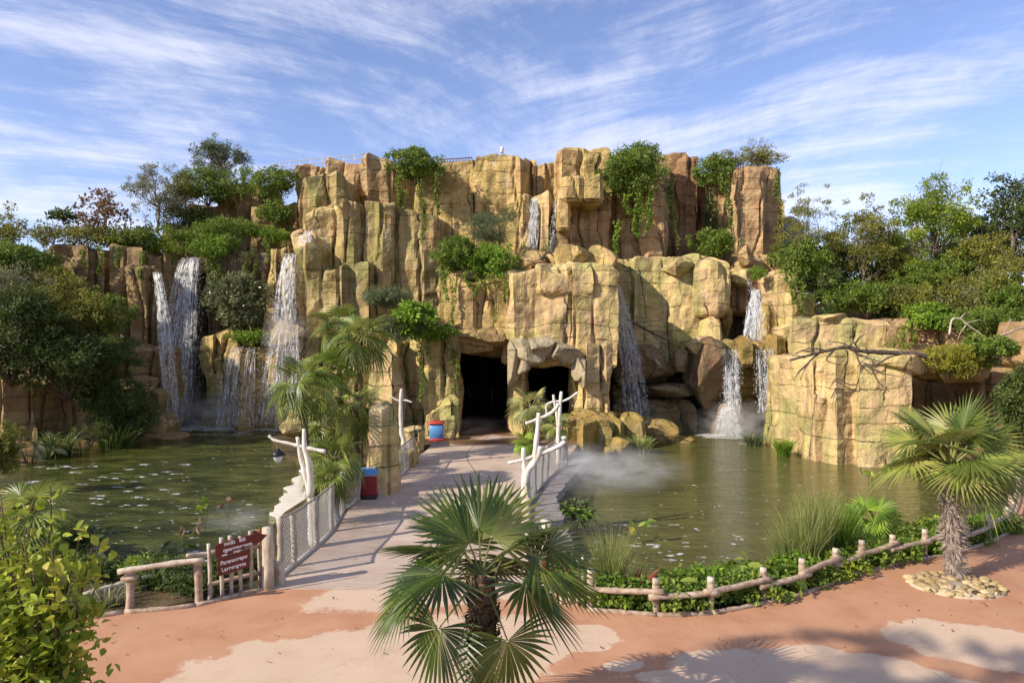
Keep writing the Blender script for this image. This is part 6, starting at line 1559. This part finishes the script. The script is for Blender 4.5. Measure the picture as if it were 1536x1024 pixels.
uvw = T.n('ShaderNodeVectorMath', operation='ADD', ins={0: uv, 1: T.n('ShaderNodeVectorMath', operation='SCALE', ins={0: wp, 'Scale': .55}).outputs[0]}).outputs[0]
def streak(ang, sc):
    rt_ = T.n('ShaderNodeVectorRotate', rotation_type='Z_AXIS', ins={'Vector': uvw, 'Angle': R_(-ang)}).outputs[0]
    return T.n('ShaderNodeMapping', ins={0: rt_, 3: sc}).outputs[0]
mp = streak(32, (.55, 2.6, 1)); mp2 = streak(152, (.55, 2.6, 1)); mp3 = streak(80, (.8, 2.2, 1))
c1 = T.noise(mp, 2.1, 9, .68); c2 = T.noise(mp2, 2.1, 9, .68); c4 = T.noise(mp3, 1.8, 9, .7); c3 = T.noise(uv, 1.7, 3, .5)
side = T.rng(T.math('ADD', ux, T.math('MULTIPLY', T.math('SUBTRACT', c3, .5), 1.5)), -.55, .35, 0, 1, True)
cl = T.math('ADD', T.math('MULTIPLY', c1, T.math('SUBTRACT', 1., side)), T.math('MULTIPLY', c2, side)); cl = T.math('ADD', T.math('MULTIPLY', cl, .72), T.math('MULTIPLY', c4, .28)); cl = T.math('ADD', cl, T.math('MULTIPLY', T.math('SUBTRACT', c3, .5), .38))
cm = T.math('MULTIPLY', T.rng(cl, .43, .65, 0, 1, True), T.rng(sp_.outputs[2], .0, .12))
hsv = T.n('ShaderNodeHueSaturation', ins={'Saturation': .96, 'Value': 1.3, 'Color': T.mix(1., sky.outputs[0], (1.0, .93, 1.12, 1), 'MULTIPLY')}).outputs[0]
skyc = T.mix(T.math('MULTIPLY', cm, .62), hsv, (7.9, 7.9, 8.8, 1))
bg = T.n('ShaderNodeBackground', ins={'Color': skyc, 'Strength': .105}); ow = T.n('ShaderNodeOutputWorld'); nt.links.new(bg.outputs[0], ow.inputs[0])

sd = bpy.data.lights.new('sun', 'SUN'); sd.energy = 5.0; sd.angle = R_(.5); sd.color = (1., .90, .75)
so = bpy.data.objects.new('sun', sd); COL.objects.link(so)
dv = Vector((dxy[0]*math.cos(SUN_EL), dxy[1]*math.cos(SUN_EL), -math.sin(SUN_EL))); so.rotation_euler = dv.to_track_quat('-Z', 'Y').to_euler()
cd = bpy.data.cameras.new('camera'); cam = bpy.data.objects.new('camera', cd); COL.objects.link(cam)
cam.location = (0, 0, H); cam.rotation_euler = (R_(90), 0, 0); cd.sensor_width = 36; cd.lens = 24; cd.clip_end = 6000; scene.camera = cam
scene.render.engine = 'CYCLES'
vs = scene.view_settings; vs.view_transform = 'Standard'; vs.look = 'None'; vs.gamma = 1; vs.exposure = 0.42
scene.cycles.max_bounces = 6; scene.cycles.transparent_max_bounces = 24; scene.cycles.volume_bounces = 1; scene.cycles.volume_step_rate = 2.
for o in bpy.data.objects:
    if '_w' in o: del o['_w']
print('verts', sum(len(m.vertices) for m in bpy.data.meshes), 'objs', len(bpy.data.objects))
